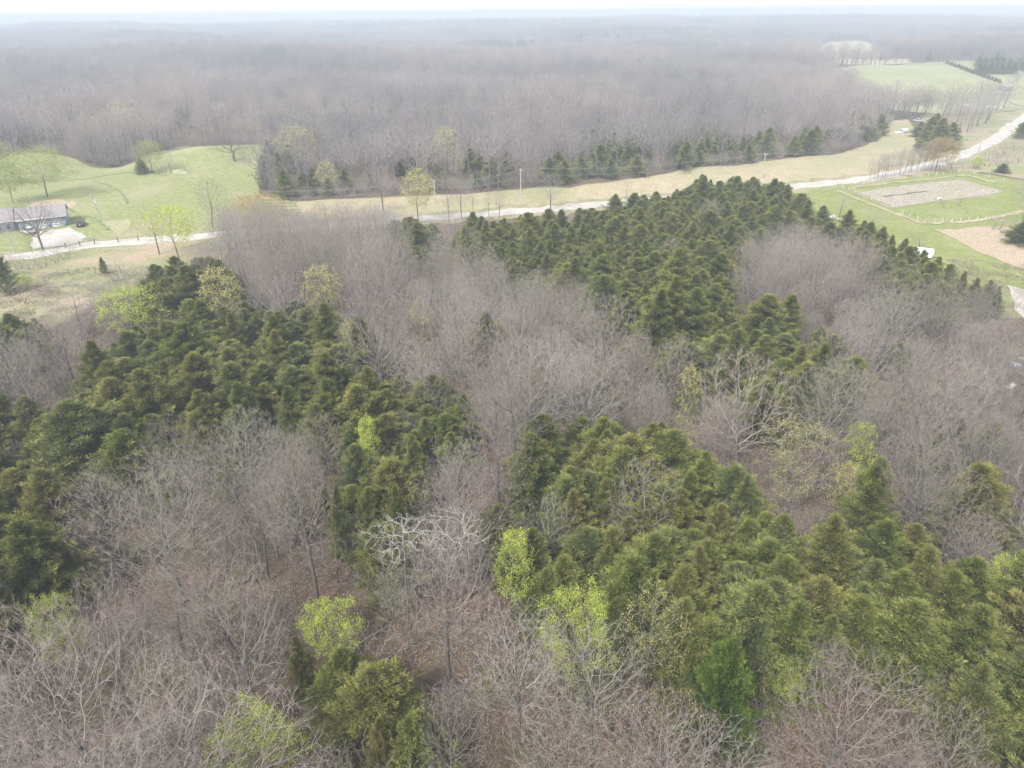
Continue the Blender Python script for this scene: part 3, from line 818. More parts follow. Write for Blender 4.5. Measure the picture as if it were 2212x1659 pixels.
# hand placed trees: U, V of the crown's middle, width in picture units, height, kind, label
HAND = [
    (335, 1105, 340, 16, 'b2', 'widest bare grey oak, at left above the forest floor, with long spreading limbs'),
    (645, 1075, 190, 19, 'b1', 'tall bare tree with straight dark trunk and narrow fan left of the white dead limbs'),
    (1078, 965, 170, 15, 'b0', 'right one of two pale bare domed trees standing among cedars mid picture'),
    (985, 1030, 150, 13, 'b2', 'left one of two pale bare domed trees standing among cedars mid picture'),
    (960, 1270, 210, 17, 'b1', 'bare pinkish grey tree with upswept fan of branches directly below the white dead limbs'),
    (1120, 1420, 250, 14, 'b2', 'bare grey tree with forked low trunk left of the bright green leafing crown'),
    (1290, 1450, 250, 13, 'b4', 'bare grey tree spreading in front of the bright green leafing crown'),
    (90, 1430, 270, 17, 'b5', 'large bare tree leaning left at the bottom left edge'),
    (215, 1360, 240, 16, 'b0', 'large bare tree with pale limbs just right of the leaning one at bottom left'),
    (505, 1345, 260, 15, 'b2', 'bare tree with wide V shaped limbs left of the small lime green tree'),
    (1830, 1540, 340, 14, 'b2', 'big bare silver grey crown at bottom right in front of the cedars'),
    (2060, 1620, 200, 12, 'b4', 'bare silver grey tree in the bottom right corner with a leaning forked limb'),
    (1215, 1605, 210, 11, 'b4', 'bare pinkish tree at the bottom edge right of centre'),
    (360, 1500, 200, 14, 'b3', 'bare tree with thin dark trunk in the lower left, above the yellow green tree'),
    (960, 1580, 150, 12, 'b3', 'narrow bare tree at the bottom edge left of centre'),
    (1185, 1125, 105, 9, 'b6', 'small bare grey tree in a gap between the cedars right of the white dead limbs'),
    (1410, 1010 - 90, 0, 0, None, ''),
    (700, 940, 110, 10, 'b6', 'small bare grey tree poking out of the left cedar mass'),
    (130, 740, 160, 13, 'b2', 'rounded bare brownish tree below the meadow at left'),
    (150, 645, 120, 11, 'b4', 'thin bare tree in front of the meadow at left'),
    (1570, 900, 110, 10, 'b4', 'bare pale tree beside the yellow leafed tree right of centre'),
    (1900, 900, 150, 14, 'b3', 'bare fan shaped tree above the yellow leafed tree at right'),
    (278, 660, 122, 11, 'g4', 'round lime green leafing tree at left between bare trees and cedars'),
    (368, 478, 112, 12, 'g4', 'fresh green leafing tree standing before the gravel road'),
    (1106, 1215, 95, 10, 'g3', 'narrow bright green leafing tree at the edge of the central cedars'),
    (1255, 1345, 175, 11, 'g1', 'wide bright green leafing crown behind bare branches below the central cedars'),
    (712, 1345, 130, 6, 'g2', 'low flat lime green tree over brown leaf litter'),
    (545, 1600, 210, 9, 'g1', 'lime green tree with ragged crown at the bottom edge left'),
    (797, 945, 55, 9, 'g3', 'slim pale green tree rising from the left cedar mass'),
    (690, 615, 85, 11, 'y3', 'pale creamy green tree left of the grey grove'),
    (1490, 830, 50, 9, 'y2', 'small yellow green tree left of the rounded cedar'),
    (1730, 975, 180, 12, 'y0', 'broad tree with sparse pale yellow leaves at right of centre'),
    (1862, 960, 60, 9, 'g3', 'slender lime green tree right of the broad yellow leafed tree'),
    (1828, 1040, 65, 8, 'y2', 'small yellow tree below the slender lime green one'),
    (2165, 1245, 85, 8, 'g0', 'lime green tree at the right edge above the cedars'),
    (1410, 1340, 150, 12, 'y1', 'bare tree speckled with yellow leaves right of the bright green crown'),
    (470, 625, 90, 12, 'y3', 'tree with yellowish young leaves left of the pale creamy green tree'),
    (750, 725, 35, 8, 'y2', 'tiny bright yellow green tree at the left edge of the grey grove'),
    (110, 1345, 110, 9, 'g1', 'lime green tree showing behind the leaning bare tree at bottom left'),
    (1700, 1462, 70, 6, 'g0', 'small lime green tree beside the big bare silver crown'),
    (1440, 1600, 260, 11, 'd0', 'bare tree with scattered tan dead leaves at the bottom edge'),
    (130, 735 + 560, 0, 0, None, ''),
    (905, 690, 60, 11, 'y1', 'bare tree with a touch of pale green at the left of the grey grove'),
    (1475, 925, 70, 8, 'y1', 'small tree with yellow speckled twigs below the slim yellow green tree'),
    (1586, 790, 100, 12, 'c4', 'large smoothly rounded olive cedar right of the grey grove'),
    (1682, 912, 62, 8, 'c1', 'lone small dark green cedar above the broad yellow leafed tree'),
    (1565, 1505, 175, 12, 'CB', 'deep bright green cedar at the bottom right of centre'),
    (222, 573, 20, 4, 'c0', 'lone small dark cedar on the meadow'),
    (900, 525, 70, 10, 'c4', 'dark olive cedar left of the upper cedar stand near the road'),
    (5, 590, 50, 9, 'c4', 'dark cedar cut by the left edge beside the meadow'),
    (1785, 1075, 0, 0, None, ''),
    (1880, 1080, 130, 11, 'c3', 'broad soft olive cedar right of the small yellow tree'),
    (650, 1445, 80, 8, 'c2', 'dark green cedar left of the lower cedar clump'),
    (830, 1625, 100, 8, 'c4', 'bright olive cedar at the bottom edge'),
    (735, 1130, 60, 10, 'c5', 'slim olive cedar right of the tall bare tree with the dark trunk'),
    (860, 1120, 60, 9, 'c0', 'olive cedar behind the left end of the white dead limbs'),
]
PK = {'b': BARE, 'g': LEAFG, 'y': LEAFY, 'd': LEAFD, 'c': CEDAR}
CATN = {'b': ('bare_tree', 'bare tree'), 'g': ('leafing_tree', 'green tree'), 'y': ('yellow_leafed_tree', 'yellow tree'), 'd': ('bare_tree', 'bare tree'), 'c': ('cedar_tree', 'cedar')}
taken = []
for (U, V, w, H, kd, lab) in HAND:
    if not kd: continue
    pr = CEDAR_B if kd == 'CB' else PK[kd[0]][int(kd[1])]
    c = 'c' if kd == 'CB' else kd[0]
    x, y, z = at1(U, V, H * (0.5 if c == 'c' else 0.70))
    _, _, zc = proj(x, y, z + H * 0.6)
    rad = w / 2 * float(zc) / FPX
    s = rad / (pr['R'] * 1.08)
    nm, ct = CATN[c]
    plant(nm, pr, x, y, z, (s, s, H / pr['H']), random.uniform(0, 6.28), lab, ct)
    taken.append((x, y, rad * 0.8))
taken = np.array(taken)
KEEP = []
for (U, V, w, H, kd, lab) in HAND:
    if kd:
        x_, y_, z_ = at1(U, V, H * (0.5 if kd[0] in 'cC' else 0.70))
        KEEP.append((U, V, w, float(proj(x_, y_, z_ + H * .6)[2]), {'b': 0.3, 'C': 1.0, 'g': 0.75, 'y': 0.7}.get(kd[0], 0.6)))
KEEP += [(925, 1140, 240, 62, 0.75)]
def hides(U, V, zc, wid):
    """would this crown stand before one of the trees placed by hand"""
    for (u_, v_, w_, z_, k_) in KEEP:
        if zc < z_ + 1 and abs(U - u_) < (w_ / 2 + wid * 0.6) * k_ and abs(V - v_) < (w_ * 0.42 + wid * 0.6) * k_: return True
    return False

# candidate points on a jittered grid over the visible wedge
def wedge(y0, y1, step, jit, rng, margin=14.0):
    pts = []
    y = y0
    while y < y1:
        half = y * 0.80 + margin + 14
        xs = np.arange(-half, half, step)
        pts.append(np.stack([xs + rng.uniform(-jit, jit, len(xs)), y + rng.uniform(-jit, jit, len(xs))], 1))
        y += step * 0.9
    return np.vstack(pts)

for k, (U, Vt, w, H_) in enumerate([(1750, 428, 46, 9), (1785, 442, 40, 7), (1838, 450, 56, 9), (1866, 474, 40, 8), (1904, 486, 46, 9), (1930, 504, 40, 8), (1952, 512, 44, 8.5), (1976, 530, 40, 7.5), (2003, 536, 44, 7.5),
                                    (2030, 552, 46, 8), (2058, 566, 46, 8), (2086, 582, 44, 8), (2112, 594, 42, 8), (2146, 603, 44, 8), (2168, 614, 34, 7)]):
    x, y, z = at1(U, Vt, H_)
    _, _, zc = proj(x, y, z + H_ * 0.5); s_ = w / 2 * float(zc) / FPX / 2.5
    plant('cedar_tree', CEDAR[k % 6], x, y, z, (s_, s_, H_ / CEDAR[k % 6]['H']), random.uniform(0, 6), 'dark cedar edging the lawn, ' + ['first', 'second', 'third', 'fourth', 'fifth', 'sixth', 'seventh', 'eighth', 'ninth', 'tenth', 'eleventh', 'twelfth', 'thirteenth', 'fourteenth', 'last'][k] + ' down from the top of the row', 'cedar', 'cedars edging the lawn', (random.gauss(0, .04), random.gauss(0, .04)))
    taken = np.vstack([taken, [[x, y, s_ * 2.2]]])
FRINGE = []
for k in range(30):
    U = 478 + (k % 15) * 30 + random.uniform(-9, 9) + (14 if k >= 15 else 0)
    FRINGE.append((U, 528 - (U - 478) * 0.055 + (18 if k >= 15 else 0) + random.uniform(-4, 4), 448 - (U - 478) * 0.012 + (12 if k >= 15 else 0) + random.uniform(-10, 14), k))
rng = seeded(500)
def roadline(U):
    return np.interp(U, [-300, 0, 200, 440, 915, 1150, 1340, 1700, 1760, 2600], [600, 572, 541, 521, 484, 466, 449, 415, 420, 760])

placed_c, placed_b = [], []
P = np.vstack([wedge(24, 235, 3.2, 1.5, rng), wedge(112, 235, 4.6, 2.2, rng)])
z = terr(P[:, 0], P[:, 1])
H = np.clip(rng.normal(8.0, np.where(P[:, 1] > 115, 0.9, 1.8)), 4.5, 12.5)
U, V, zc = proj(P[:, 0], P[:, 1], z + H * 0.62)
Ut, Vt, _ = proj(P[:, 0], P[:, 1], z + H * 0.95)
Ub, Vb, _ = proj(P[:, 0], P[:, 1], z)
Uj, Vj = U + rng.normal(0, 12, len(P)), V + rng.normal(0, 8, len(P))
ok = in_any(Uj, Vj, CED) & ~in_any(Ut, Vt, VIS[:]) & (Vb > roadline(Ub) + 4)
ok &= rng.uniform(0, 1, len(P)) < 0.93
ok |= (rng.uniform(0, 1, len(P)) < 0.03) & (V > 700) & ~in_any(Ut, Vt, VIS)
for i in np.where(ok)[0]:
    if len(taken) and (np.hypot(taken[:, 0] - P[i, 0], taken[:, 1] - P[i, 1]) < taken[:, 2] + 0.8).any(): continue
    if hides(U[i], V[i], zc[i], 2.6 / zc[i] * FPX): continue
    placed_c.append((P[i, 0], P[i, 1], z[i], H[i], zc[i], U[i], V[i]))
P = wedge(22, 235, 5.2, 2.3, rng); n1_ = len(P); P = np.vstack([P, wedge(22, 82, 6.0, 2.8, rng)])
z = terr(P[:, 0], P[:, 1])
H = np.where(np.arange(len(P)) < n1_, rng.uniform(9, 18, len(P)), rng.uniform(5, 9.5, len(P))) * np.clip(1.05 - 0.0006 * P[:, 1], 0.8, 1.1)
U, V, zc = proj(P[:, 0], P[:, 1], z + H * 0.72)
Ut, Vt, _ = proj(P[:, 0], P[:, 1], z + H * 0.96)
Um, Vm, _ = proj(P[:, 0], P[:, 1], z + H * 0.45)
Ub, Vb, _ = proj(P[:, 0], P[:, 1], z)
ok = ((~in_any(U, V, CED) & ~in_any(Um, Vm, CED)) | ((rng.uniform(0, 1, len(P)) < 0.035) & (H < 13))) & ~in_any(Ut, Vt, VIS) & (Vb > roadline(Ub) + 3) & ~in_any(Ub, Vb, GROUND_OPEN)
ok &= ~((V > 1150) & (rng.uniform(0, 1, len(P)) < 0.05))
for i in np.where(ok)[0]:
    if len(taken) and (np.hypot(taken[:, 0] - P[i, 0], taken[:, 1] - P[i, 1]) < taken[:, 2] + 1.6).any(): continue
    if hides(U[i], V[i], zc[i], 4.0 / zc[i] * FPX): continue
    placed_b.append((P[i, 0], P[i, 1], z[i], H[i], zc[i], U[i], V[i]))

def region(U, V, table):
    best = min(table, key=lambda t: (t[0] - U) ** 2 + (1.3 * (t[1] - V)) ** 2)
    return best[2]
CREG = [(1350, 480, 'upper stand'), (1500, 620, 'upper band'), (1700, 780, 'lower end of the upper band'),
        (1950, 570, 'lawn row'), (500, 800, 'left mass'), (850, 930, 'tongue of the left mass'), (90, 1120, 'left edge'),
        (400, 600, 'dark clump below the road'), (1200, 1050, 'upper central mass'), (1550, 1150, 'middle central mass'),
        (1950, 1300, 'right central mass'), (1560, 1400, 'central mass tip'), (2120, 1520, 'bottom right corner'), (780, 1500, 'small lower clump')]
BREG = [(1100, 720, 'middle grey grove'), (800, 560, 'fringe below the road'), (1740, 560, 'grey patch near the lawn'), (1950, 700, 'wood right of the band'),
        (2100, 950, 'right edge wood'), (1700, 1000, 'gap right of centre'), (100, 820, 'edge below the meadow'), (450, 700, 'thicket above the cedars'),
        (300, 1300, 'lower left wood'), (800, 1350, 'lower middle wood'), (1250, 1500, 'lower centre wood'), (2000, 1600, 'bottom right corner'), (640, 980, 'strip between the cedars')]
def cap(lst, n):
    lst = sorted(lst, key=lambda q: q[4])
    return lst[:n], lst[n:]
nearc, restc = cap(placed_c, 240)
nearb, restb = cap(placed_b, 215)
ORD = 'first second third fourth fifth sixth seventh eighth ninth tenth eleventh twelfth thirteenth fourteenth fifteenth'.split()
def plant_rows(lst, protos, table, name, cat, word, grp, sxr, tl):
    by = {}
    for q in lst: by.setdefault(region(q[5], q[6], table), []).append(q)
    for reg, mem in by.items():
        mem = sorted(mem, key=lambda q: -q[6])                # the lowest in the picture first
        nrow = max(1, math.ceil(len(mem) / 9))
        per = math.ceil(len(mem) / nrow)
        hmed = sorted(m[3] for m in mem)[len(mem) // 2]
        for r_ in range(nrow):
            row = sorted(mem[r_ * per:(r_ + 1) * per], key=lambda q: q[5])
            for k, (x, y, z, H, zc, U, V) in enumerate(row):
                pr = random.choice(protos)
                s = H / pr['H']; sx = s * random.uniform(*sxr)
                size = 'tall' if H > hmed else 'low'
                place_ = ORD[k] + ' from left, ' + (ORD[r_] + ' row up, ' if nrow > 1 else '') + reg
                lab = size + ' ' + word + ', ' + place_
                if len(lab.split()) > 16: lab = word.split()[-1] + ', ' + place_
                plant(name, pr, x, y, z, (sx, sx * random.uniform(0.9, 1.1), s), random.uniform(0, 6.28), lab, cat, grp + reg, (random.gauss(0, tl), random.gauss(0, tl)))
plant_rows(nearc, CEDAR, CREG, 'cedar_tree', 'cedar', 'green cedar', 'cedars in the ', (0.98, 1.42), 0.06)
plant_rows(nearb, BARE, BREG, 'bare_tree', 'bare tree', 'grey bare tree', 'bare trees in the ', (0.9, 1.2), 0.05)
print('near cedars', len(placed_c), 'near bare', len(placed_b))
def arr(lst): return np.array([q[:4] for q in lst])
NB = [joined('bare_mesh', *b['raw'], M_TRUNK, M_TWIG) for b in BARE[:0]]
if restc:
    a = arr(restc); s = a[:, 3] / 8.8 * rng.uniform(0.85, 1.2, len(a))
    MC = [joined('cedar_mesh', c['raw'][0], c['raw'][1][:2], M_CTRUNK, M_CEDAR, c['raw'][1][2]) for c in CEDAR]
    scatter('cedar_thicket', a[:, 0], a[:, 1], a[:, 2] - .1, np.stack([s * rng.uniform(1.0, 1.6, len(a)), s * rng.uniform(1.0, 1.6, len(a)), s * rng.uniform(0.78, 1.08, len(a))], 1), MC, 'dense thicket of olive cedars toward the road', 601)
if restb:
    a = arr(restb); s = a[:, 3] / 15.5
    MB_ = [joined('bare_mesh', *b['raw'], M_TRUNK, M_TWIG) for b in (BARE[2], BARE[3], BARE[4], BARE[6])]
    scatter('bare_woodland', a[:, 0], a[:, 1], a[:, 2] - .1, np.stack([s, s, s], 1), MB_, 'farther bare grey trees of the wood before the road', 602)

# brushwood under the trees
P = wedge(22, 215, 3.4, 1.6, rng)
z = terr(P[:, 0], P[:, 1]); Ub, Vb, _ = proj(P[:, 0], P[:, 1], z)
Ut, Vt, _ = proj(P[:, 0], P[:, 1], z + 3)
ok = (Vb > roadline(Ub) + 6) & ~in_any(Ub, Vb, GROUND_OPEN) & ~in_any(Ut, Vt, VIS) & (rng.uniform(0, 1, len(P)) < 0.8)
P = P[ok]; z = z[ok]; s = rng.uniform(0.5, 1.7, len(P))
MS = [joined('brush_mesh', *b['raw'], M_TRUNK, M_TWIG) for b in SHRUB]
scatter('undergrowth', P[:, 0], P[:, 1], z - .05, np.stack([s * 0.8, s * 0.8, s], 1), MS, 'bare brushwood and saplings on the forest floor', 603)

def stick_mesh(seed):
    r_ = seeded(seed); n = 110
    A = np.stack([r_.uniform(-3, 3, n), r_.uniform(-3, 3, n), r_.uniform(0.03, 0.15, n)], 1)
    d = unit(np.stack([r_.normal(0, 1, n), r_.normal(0, 1, n), r_.normal(0, 0.12, n)], 1)) * r_.uniform(0.3, 1.6, n)[:, None]
    v1, f1 = spikes(A, A + d, r_.uniform(0.012, 0.045, n))
    m = 320
    C = np.stack([r_.uniform(-3, 3, m), r_.uniform(-3, 3, m), r_.uniform(0.02, 0.10, m)], 1)
    D = unit(np.stack([r_.normal(0, 1, m), r_.normal(0, 1, m), r_.normal(0, 0.25, m)], 1)); S = unit(np.cross(D, np.array([[0, 0, 1.0]]) + r_.normal(0, 0.3, (m, 3))))
    v2, f2 = blades(C, D, S, r_.uniform(0.10, 0.30, m), r_.uniform(0.07, 0.2, m))
    return joined('litter_mesh', (v1, [f1]), (v2, [f2]), M_TWIG, M_LITLEAF)
M_LITLEAF = foliage('litter_leaves', [(0, (0.20, 0.13, 0.095)), (0.5, (0.30, 0.205, 0.15)), (1, (0.13, 0.085, 0.06))], (0.34, 0.25, 0.18), 0.1)
P = wedge(24, 150, 4.2, 1.5, rng); z = terr(P[:, 0], P[:, 1])
scatter('forest_litter', P[:, 0], P[:, 1], z, np.ones((len(P), 3)), [stick_mesh(620), stick_mesh(621), stick_mesh(622)], 'fallen twigs and dry leaves on the forest floor', 606)
P = wedge(22, 200, 6.0, 2.8, rng)
z = terr(P[:, 0], P[:, 1]); Ub, Vb, _ = proj(P[:, 0], P[:, 1], z); Ut, Vt, _ = proj(P[:, 0], P[:, 1], z + 2)
ok = (Vb > roadline(Ub) + 6) & ~in_any(Ub, Vb, GROUND_OPEN) & ~in_any(Ut, Vt, VIS) & (np.sin(P[:, 0] / 9 + 2 * np.sin(P[:, 1] / 13)) > -0.2) & (rng.uniform(0, 1, len(P)) < 0.6)
P = P[ok]; z = z[ok]; s = rng.uniform(0.3, 0.8, len(P))
M_UNDER = foliage('undergrowth_leaves', [(0, (0.09, 0.12, 0.03)), (0.5, (0.14, 0.17, 0.045)), (1, (0.20, 0.23, 0.06))], (0.26, 0.30, 0.08), 0.3)
v, f, tip = leaves_at(seeded(211), SHRUB[1]['ends'], 3, 0.2, 0.13)
UG = joined('green_brush_mesh', (SHRUB[1]['raw'][1][0], SHRUB[1]['raw'][1][1]), (v, f), M_TWIG, M_UNDER, tip)
scatter('green_undergrowth', P[:, 0], P[:, 1], z - .05, np.stack([s * 1.2, s * 1.2, s], 1), [UG], 'low olive green brush under the bare trees', 604)

# ------------------------------------------------------------------ far woods
def world_poly(uv):
    X, Y, _ = at([p[0] for p in uv], [p[1] for p in uv]); return list(zip(X, Y))
OPENW = [world_poly(p) for p in (PASTURE, STRIP, MEADOW, LAWN, FIELD, FARTAN, RFIELD)]
OPENW.append(world_poly([(560, 425), (640, 436), (1150, 406), (1440, 376), (1800, 335), (1990, 345), (2090, 290), (2210, 240), (2400, 300), (2600, 500), (2500, 680), (1750, 420), (1340, 450), (915, 490), (560, 520)]))
OPENW.append(world_poly([(1930, 262), (2060, 255), (2212, 240), (2230, 190), (2150, 170), (2400, 150), (2700, 300), (2212, 420), (1980, 360)]))
OPENW.append(world_poly([(-300, 700), (-300, 350), (0, 345), (0, 700)]))
def woods(r0_, r1_, step, jit, rng):
    pts = []
    y = r0_ * 0.75
    while y < r1_:
        half = y * 0.82 + 30
        xs = np.arange(-half, half, step)
        pts.append(np.stack([xs + rng.uniform(-jit, jit, len(xs)), y + rng.uniform(-jit, jit, len(xs))], 1))
        y += step * 0.92
    P = np.vstack(pts)
    r = np.hypot(P[:, 0], P[:, 1])
    P = P[(r > r0_) & (r < r1_)]
    return P[~in_any(P[:, 0], P[:, 1], OPENW)]
rng = seeded(510)
P = woods(225, 950, 6.6, 2.8, rng)
z = terr(P[:, 0], P[:, 1])
U, V, zc = proj(P[:, 0], P[:, 1], z)
ok = V < np.interp(U, [-400, 0, 560, 1150, 1700, 1900, 2212, 2600], [350, 350, 440, 410, 346, 320, 215, 210])
P, z, U, V, zc = P[ok], z[ok], U[ok], V[ok], zc[ok]
# cedars along the near edge of the far woods
CFAR = [[(565, 330), (640, 350), (640, 430), (565, 425)], [(640, 380), (760, 380), (760, 430), (640, 436)], [(860, 360), (1100, 385), (1110, 430), (860, 430)], [(1165, 385), (1225, 380), (1225, 412), (1165, 415)],
        [(1245, 330), (1400, 320), (1400, 392), (1245, 410)], [(1430, 325), (1500, 320), (1720, 330), (1640, 352), (1440, 380)], [(1700, 318), (1790, 315), (1790, 340), (1700, 346)], [(1800, 285), (1860, 280), (1930, 290), (1900, 310), (1810, 320)],
        [(770, 290), (820, 290), (820, 330), (770, 330)], [(2060, 140), (2300, 150), (2300, 175), (2100, 160)]]
u = rng.uniform(0, 1, len(P))
isc = (in_any(U, V, CFAR) & (u < np.where(U < 1120, 0.42, 0.72))) | (u < 0.012)
def clump(x, y): return np.sin(x / 47 + 2 * np.sin(y / 61)) + np.sin(y / 39 + x / 83)
isc |= (clump(P[:, 0], P[:, 1]) > 1.55) & (u < 0.18)
b = ~isc
hs = rng.uniform(0.66, 1.2, b.sum()) * (1 + 0.06 * clump(P[b, 0] * 1.3, P[b, 1] * 1.3))
scatter('far_forest', P[b, 0], P[b, 1], z[b] - .1, np.stack([hs * 1.05, hs * 1.05, hs], 1), FARB, 'leafless lilac grey forest stretching away behind the fields', 610)
c = isc; hs = rng.uniform(0.55, 1.05, c.sum())
scatter('far_cedar_edge', P[c, 0], P[c, 1], z[c] - .1, np.stack([hs * 1.5, hs * 1.5, hs], 1), FARC, 'dark cedars along the edge of the far forest', 611)
P2 = woods(190, 430, 3.6, 1.7, rng)
e_ = np.zeros(len(P2), bool)
for dx, dy in ((0, -9), (7, -5), (-7, -5), (0, -4)): e_ |= in_any(P2[:, 0] + dx, P2[:, 1] + dy, OPENW[:2])
z2 = terr(P2[:, 0], P2[:, 1]); U2, V2, _ = proj(P2[:, 0], P2[:, 1], z2)
e_ &= (V2 < np.interp(U2, [-400, 0, 560, 1150, 1700, 1900, 2212, 2600], [352, 352, 445, 415, 350, 325, 215, 210]))
P2, z2 = P2[e_], z2[e_]; h2 = rng.uniform(0.7, 1.7, len(P2))
scatter('edge_brush', P2[:, 0], P2[:, 1], z2 - .05, np.stack([h2, h2, h2 * 1.1], 1), MS, 'bare brush along the near edge of the far forest', 614)
P = woods(950, 2300, 10.5, 4.5, rng); z = terr(P[:, 0], P[:, 1])
q_ = (clump(P[:, 0] / 2.2, P[:, 1] / 2.2) > 1.25) & (rng.uniform(0, 1, len(P)) < 0.45)
hc = rng.uniform(0.9, 1.4, q_.sum())
scatter('distant_cedars', P[q_, 0], P[q_, 1], z[q_] - .1, np.stack([hc * 1.9, hc * 1.9, hc], 1), FARC, 'faint dark cedar patches in the distant forest', 615)
P, z = P[~q_], z[~q_]
hs = rng.uniform(0.8, 1.2, len(P))
scatter('distant_forest', P[:, 0], P[:, 1], z - .1, np.stack([hs * 1.5, hs * 1.5, hs], 1), FARB, 'distant leafless forest on the ridge', 612)
P = woods(2300, 12500, 62, 24, rng); z = terr(P[:, 0], P[:, 1])
op = np.sin(P[:, 0] / 420 + 1.7 * np.sin(P[:, 1] / 380)) + np.sin(P[:, 1] / 210 + P[:, 0] / 900)
k = op < 1.35
P, z = P[k], z[k]
hs = rng.uniform(0.85, 1.3, len(P))
scatter('horizon_forest', P[:, 0], P[:, 1], z - .5, np.stack([hs, hs, hs], 1), PATCH, 'hazy blue forest along the horizon', 613)

# ------------------------------------------------------------------ single trees placed by base and top
def height_for(x, y, z, Vt):
    h = 10.0
    for _ in range(30):
        _, v1, _ = proj(x, y, z + h); _, v2, _ = proj(x, y, z + h + 0.5)
        h += (Vt - float(v1)) / (float(v2) - float(v1)) * 0.5
    return h

def place_bt(U, Vb, Vt, w, pr, name, lab, cat, group=None, tilt=(0, 0), parts=None, rot=None):
    x, y, z = at1(U, Vb)
    h = height_for(x, y, z, Vt)
    _, _, zc = proj(x, y, z + h * 0.5)
    s = w / 2 * float(zc) / FPX / pr['R']
    e = plant(name, pr, x, y, z, (s, s, h / pr['H']), random.uniform(0, 6.28) if rot is None else rot, lab, cat, group, tilt)
    return e

for (U, Vb, Vt, k) in FRINGE:
    place_bt(U, Vb, Vt, random.uniform(46, 64), BARE[k % 7], 'bare_tree', 'bare tree fringing the road, ' + ORD[k % 15] + ' from the left in the ' + ('back' if k < 15 else 'front') + ' line', 'bare tree', 'bare trees fringing the road')

M_TWIGD = bark('bark_twigs_dark', [(0, (0.17, 0.145, 0.135)), (1, (0.20, 0.175, 0.16))], 1.0)
def variant(pr, crown_mat, trunk_mat=None):
    q = dict(pr)
    c = pr['crown'].copy(); c.materials[0] = crown_mat; q['crown'] = c
    if trunk_mat:
        t = pr['trunk'].copy(); t.materials[0] = trunk_mat; q['trunk'] = t
    return q
t, c, _, _ = tree_parts(seeded(410), 13, 8.5, 3.0, 2600, 0.45, 0.6, 0.012, 0.42, 3, 0.7, ex=2.4)
OAK = dict(H=13, R=8.5, trunk=mesh_np('oak_trunk', *t, [M_TWIGD]), crown=mesh_np('oak_crown', *c, [M_TWIGD]))
DARKB = [variant(BARE[k], M_TWIGD) for k in (2, 3)]
WH = variant(BARE[6], M_WHITE, M_WHITE)
WILLOW = leafy('w', M_LEAFY, 1.0, 5, 0.4, 0.27, 57)
WILLOW['foliage'].materials[0] = foliage('leaves_willow', [(0, (0.30, 0.36, 0.10)), (1, (0.33, 0.36, 0.12))], (0.40, 0.43, 0.13), 0.4)
TANL = leafy('w', M_LEAFD, 1.0, 6, 0.3, 0.28, 58)
place_bt(103, 427, 318, 125, WILLOW, 'willow_tree', 'yellow green budding willow with dark trunk behind the garage', 'willow')
place_bt(29, 440, 350, 60, WILLOW, 'willow_tree', 'smaller budding tree on the pasture left of the large willow', 'willow')
place_bt(4, 400, 300, 80, WILLOW, 'willow_tree', 'budding tree cut by the left edge behind the pasture', 'willow')
place_bt(507, 349, 278, 105, OAK, 'oak_tree', 'lone dark spreading bare oak on the pasture rise', 'oak')
place_bt(208, 359, 275, 75, BARE[2], 'bare_tree', 'bare tree standing in the notch behind the pasture', 'bare tree')
place_bt(235, 352, 290, 45, BARE[3], 'bare_tree', 'narrow bare tree right of the one in the pasture notch', 'bare tree')
place_bt(183, 350, 292, 45, BARE[4], 'bare_tree', 'bare tree left of the one in the pasture notch', 'bare tree')
place_bt(330, 374, 304, 52, WILLOW, 'willow_tree', 'pale budding willow beside the small pasture pond', 'willow')
place_bt(371, 377, 322, 26, BARE[3], 'bare_tree', 'thin bare tree at the edge of the pasture pond', 'bare tree')
place_bt(309, 376, 340, 30, CEDAR[3], 'cedar_tree', 'low round dark cedar left of the pasture pond', 'cedar')
place_bt(460, 494, 386, 62, BARE[3], 'bare_tree', 'slender bare tree on the pasture edge right of the green tree', 'bare tree')
place_bt(503, 484, 425, 30, BARE[6], 'bare_tree', 'thin bare sapling beside the slim utility pole on the pasture', 'bare tree')
place_bt(345, 550, 440, 75, LEAFY[1], 'leafing_tree', 'leaning thin tree with yellowish buds left of the fresh green tree', 'budding tree')
place_bt(94, 543, 422, 100, OAK, 'bare_tree', 'dark bare tree with thick trunk in front of the garage', 'bare tree')
place_bt(34, 548, 446, 66, WH, 'sycamore_tree', 'white limbed bare sycamore left of the dark tree at the garage', 'sycamore')
place_bt(72, 550, 500, 16, DARKB[1], 'bare_tree', 'thin dark sapling between the sycamore and the dark garage tree', 'sapling')
place_bt(566, 500, 420, 105, TANL, 'tan_leafed_tree', 'broad tan leafed tree below the pasture corner', 'tan tree')
place_bt(640, 295 + 70, 268, 62, LEAFY[3], 'pale_yellow_tree', 'left of two pale yellow crowns in the far woods', 'yellow tree')
place_bt(660, 305 + 75, 276, 66, LEAFY[3], 'pale_yellow_tree', 'right of two pale yellow crowns in the far woods', 'yellow tree')
place_bt(712, 425, 348, 42, LEAFY[3], 'pale_yellow_tree', 'small yellow green crown before the far woods at left', 'yellow tree')
place_bt(968, 380, 276, 54, LEAFY[3], 'pale_yellow_tree', 'pale crown standing in the middle of the far woods', 'pale tree')
place_bt(828, 456, 357, 70, BARE[2], 'bare_tree', 'rounded bare tree left of the pale yellow tree by the road', 'bare tree')
place_bt(904, 484, 368, 76, LEAFY[3], 'pale_yellow_tree', 'full pale yellow tree beside the gravel road', 'yellow tree')
place_bt(997, 474, 370, 48, BARE[4], 'bare_tree', 'bare vine wrapped tree in front of the road', 'bare tree')
place_bt(970, 486, 372, 36, BARE[3], 'bare_tree', 'thin bare twin trunked tree in front of the road', 'bare tree')
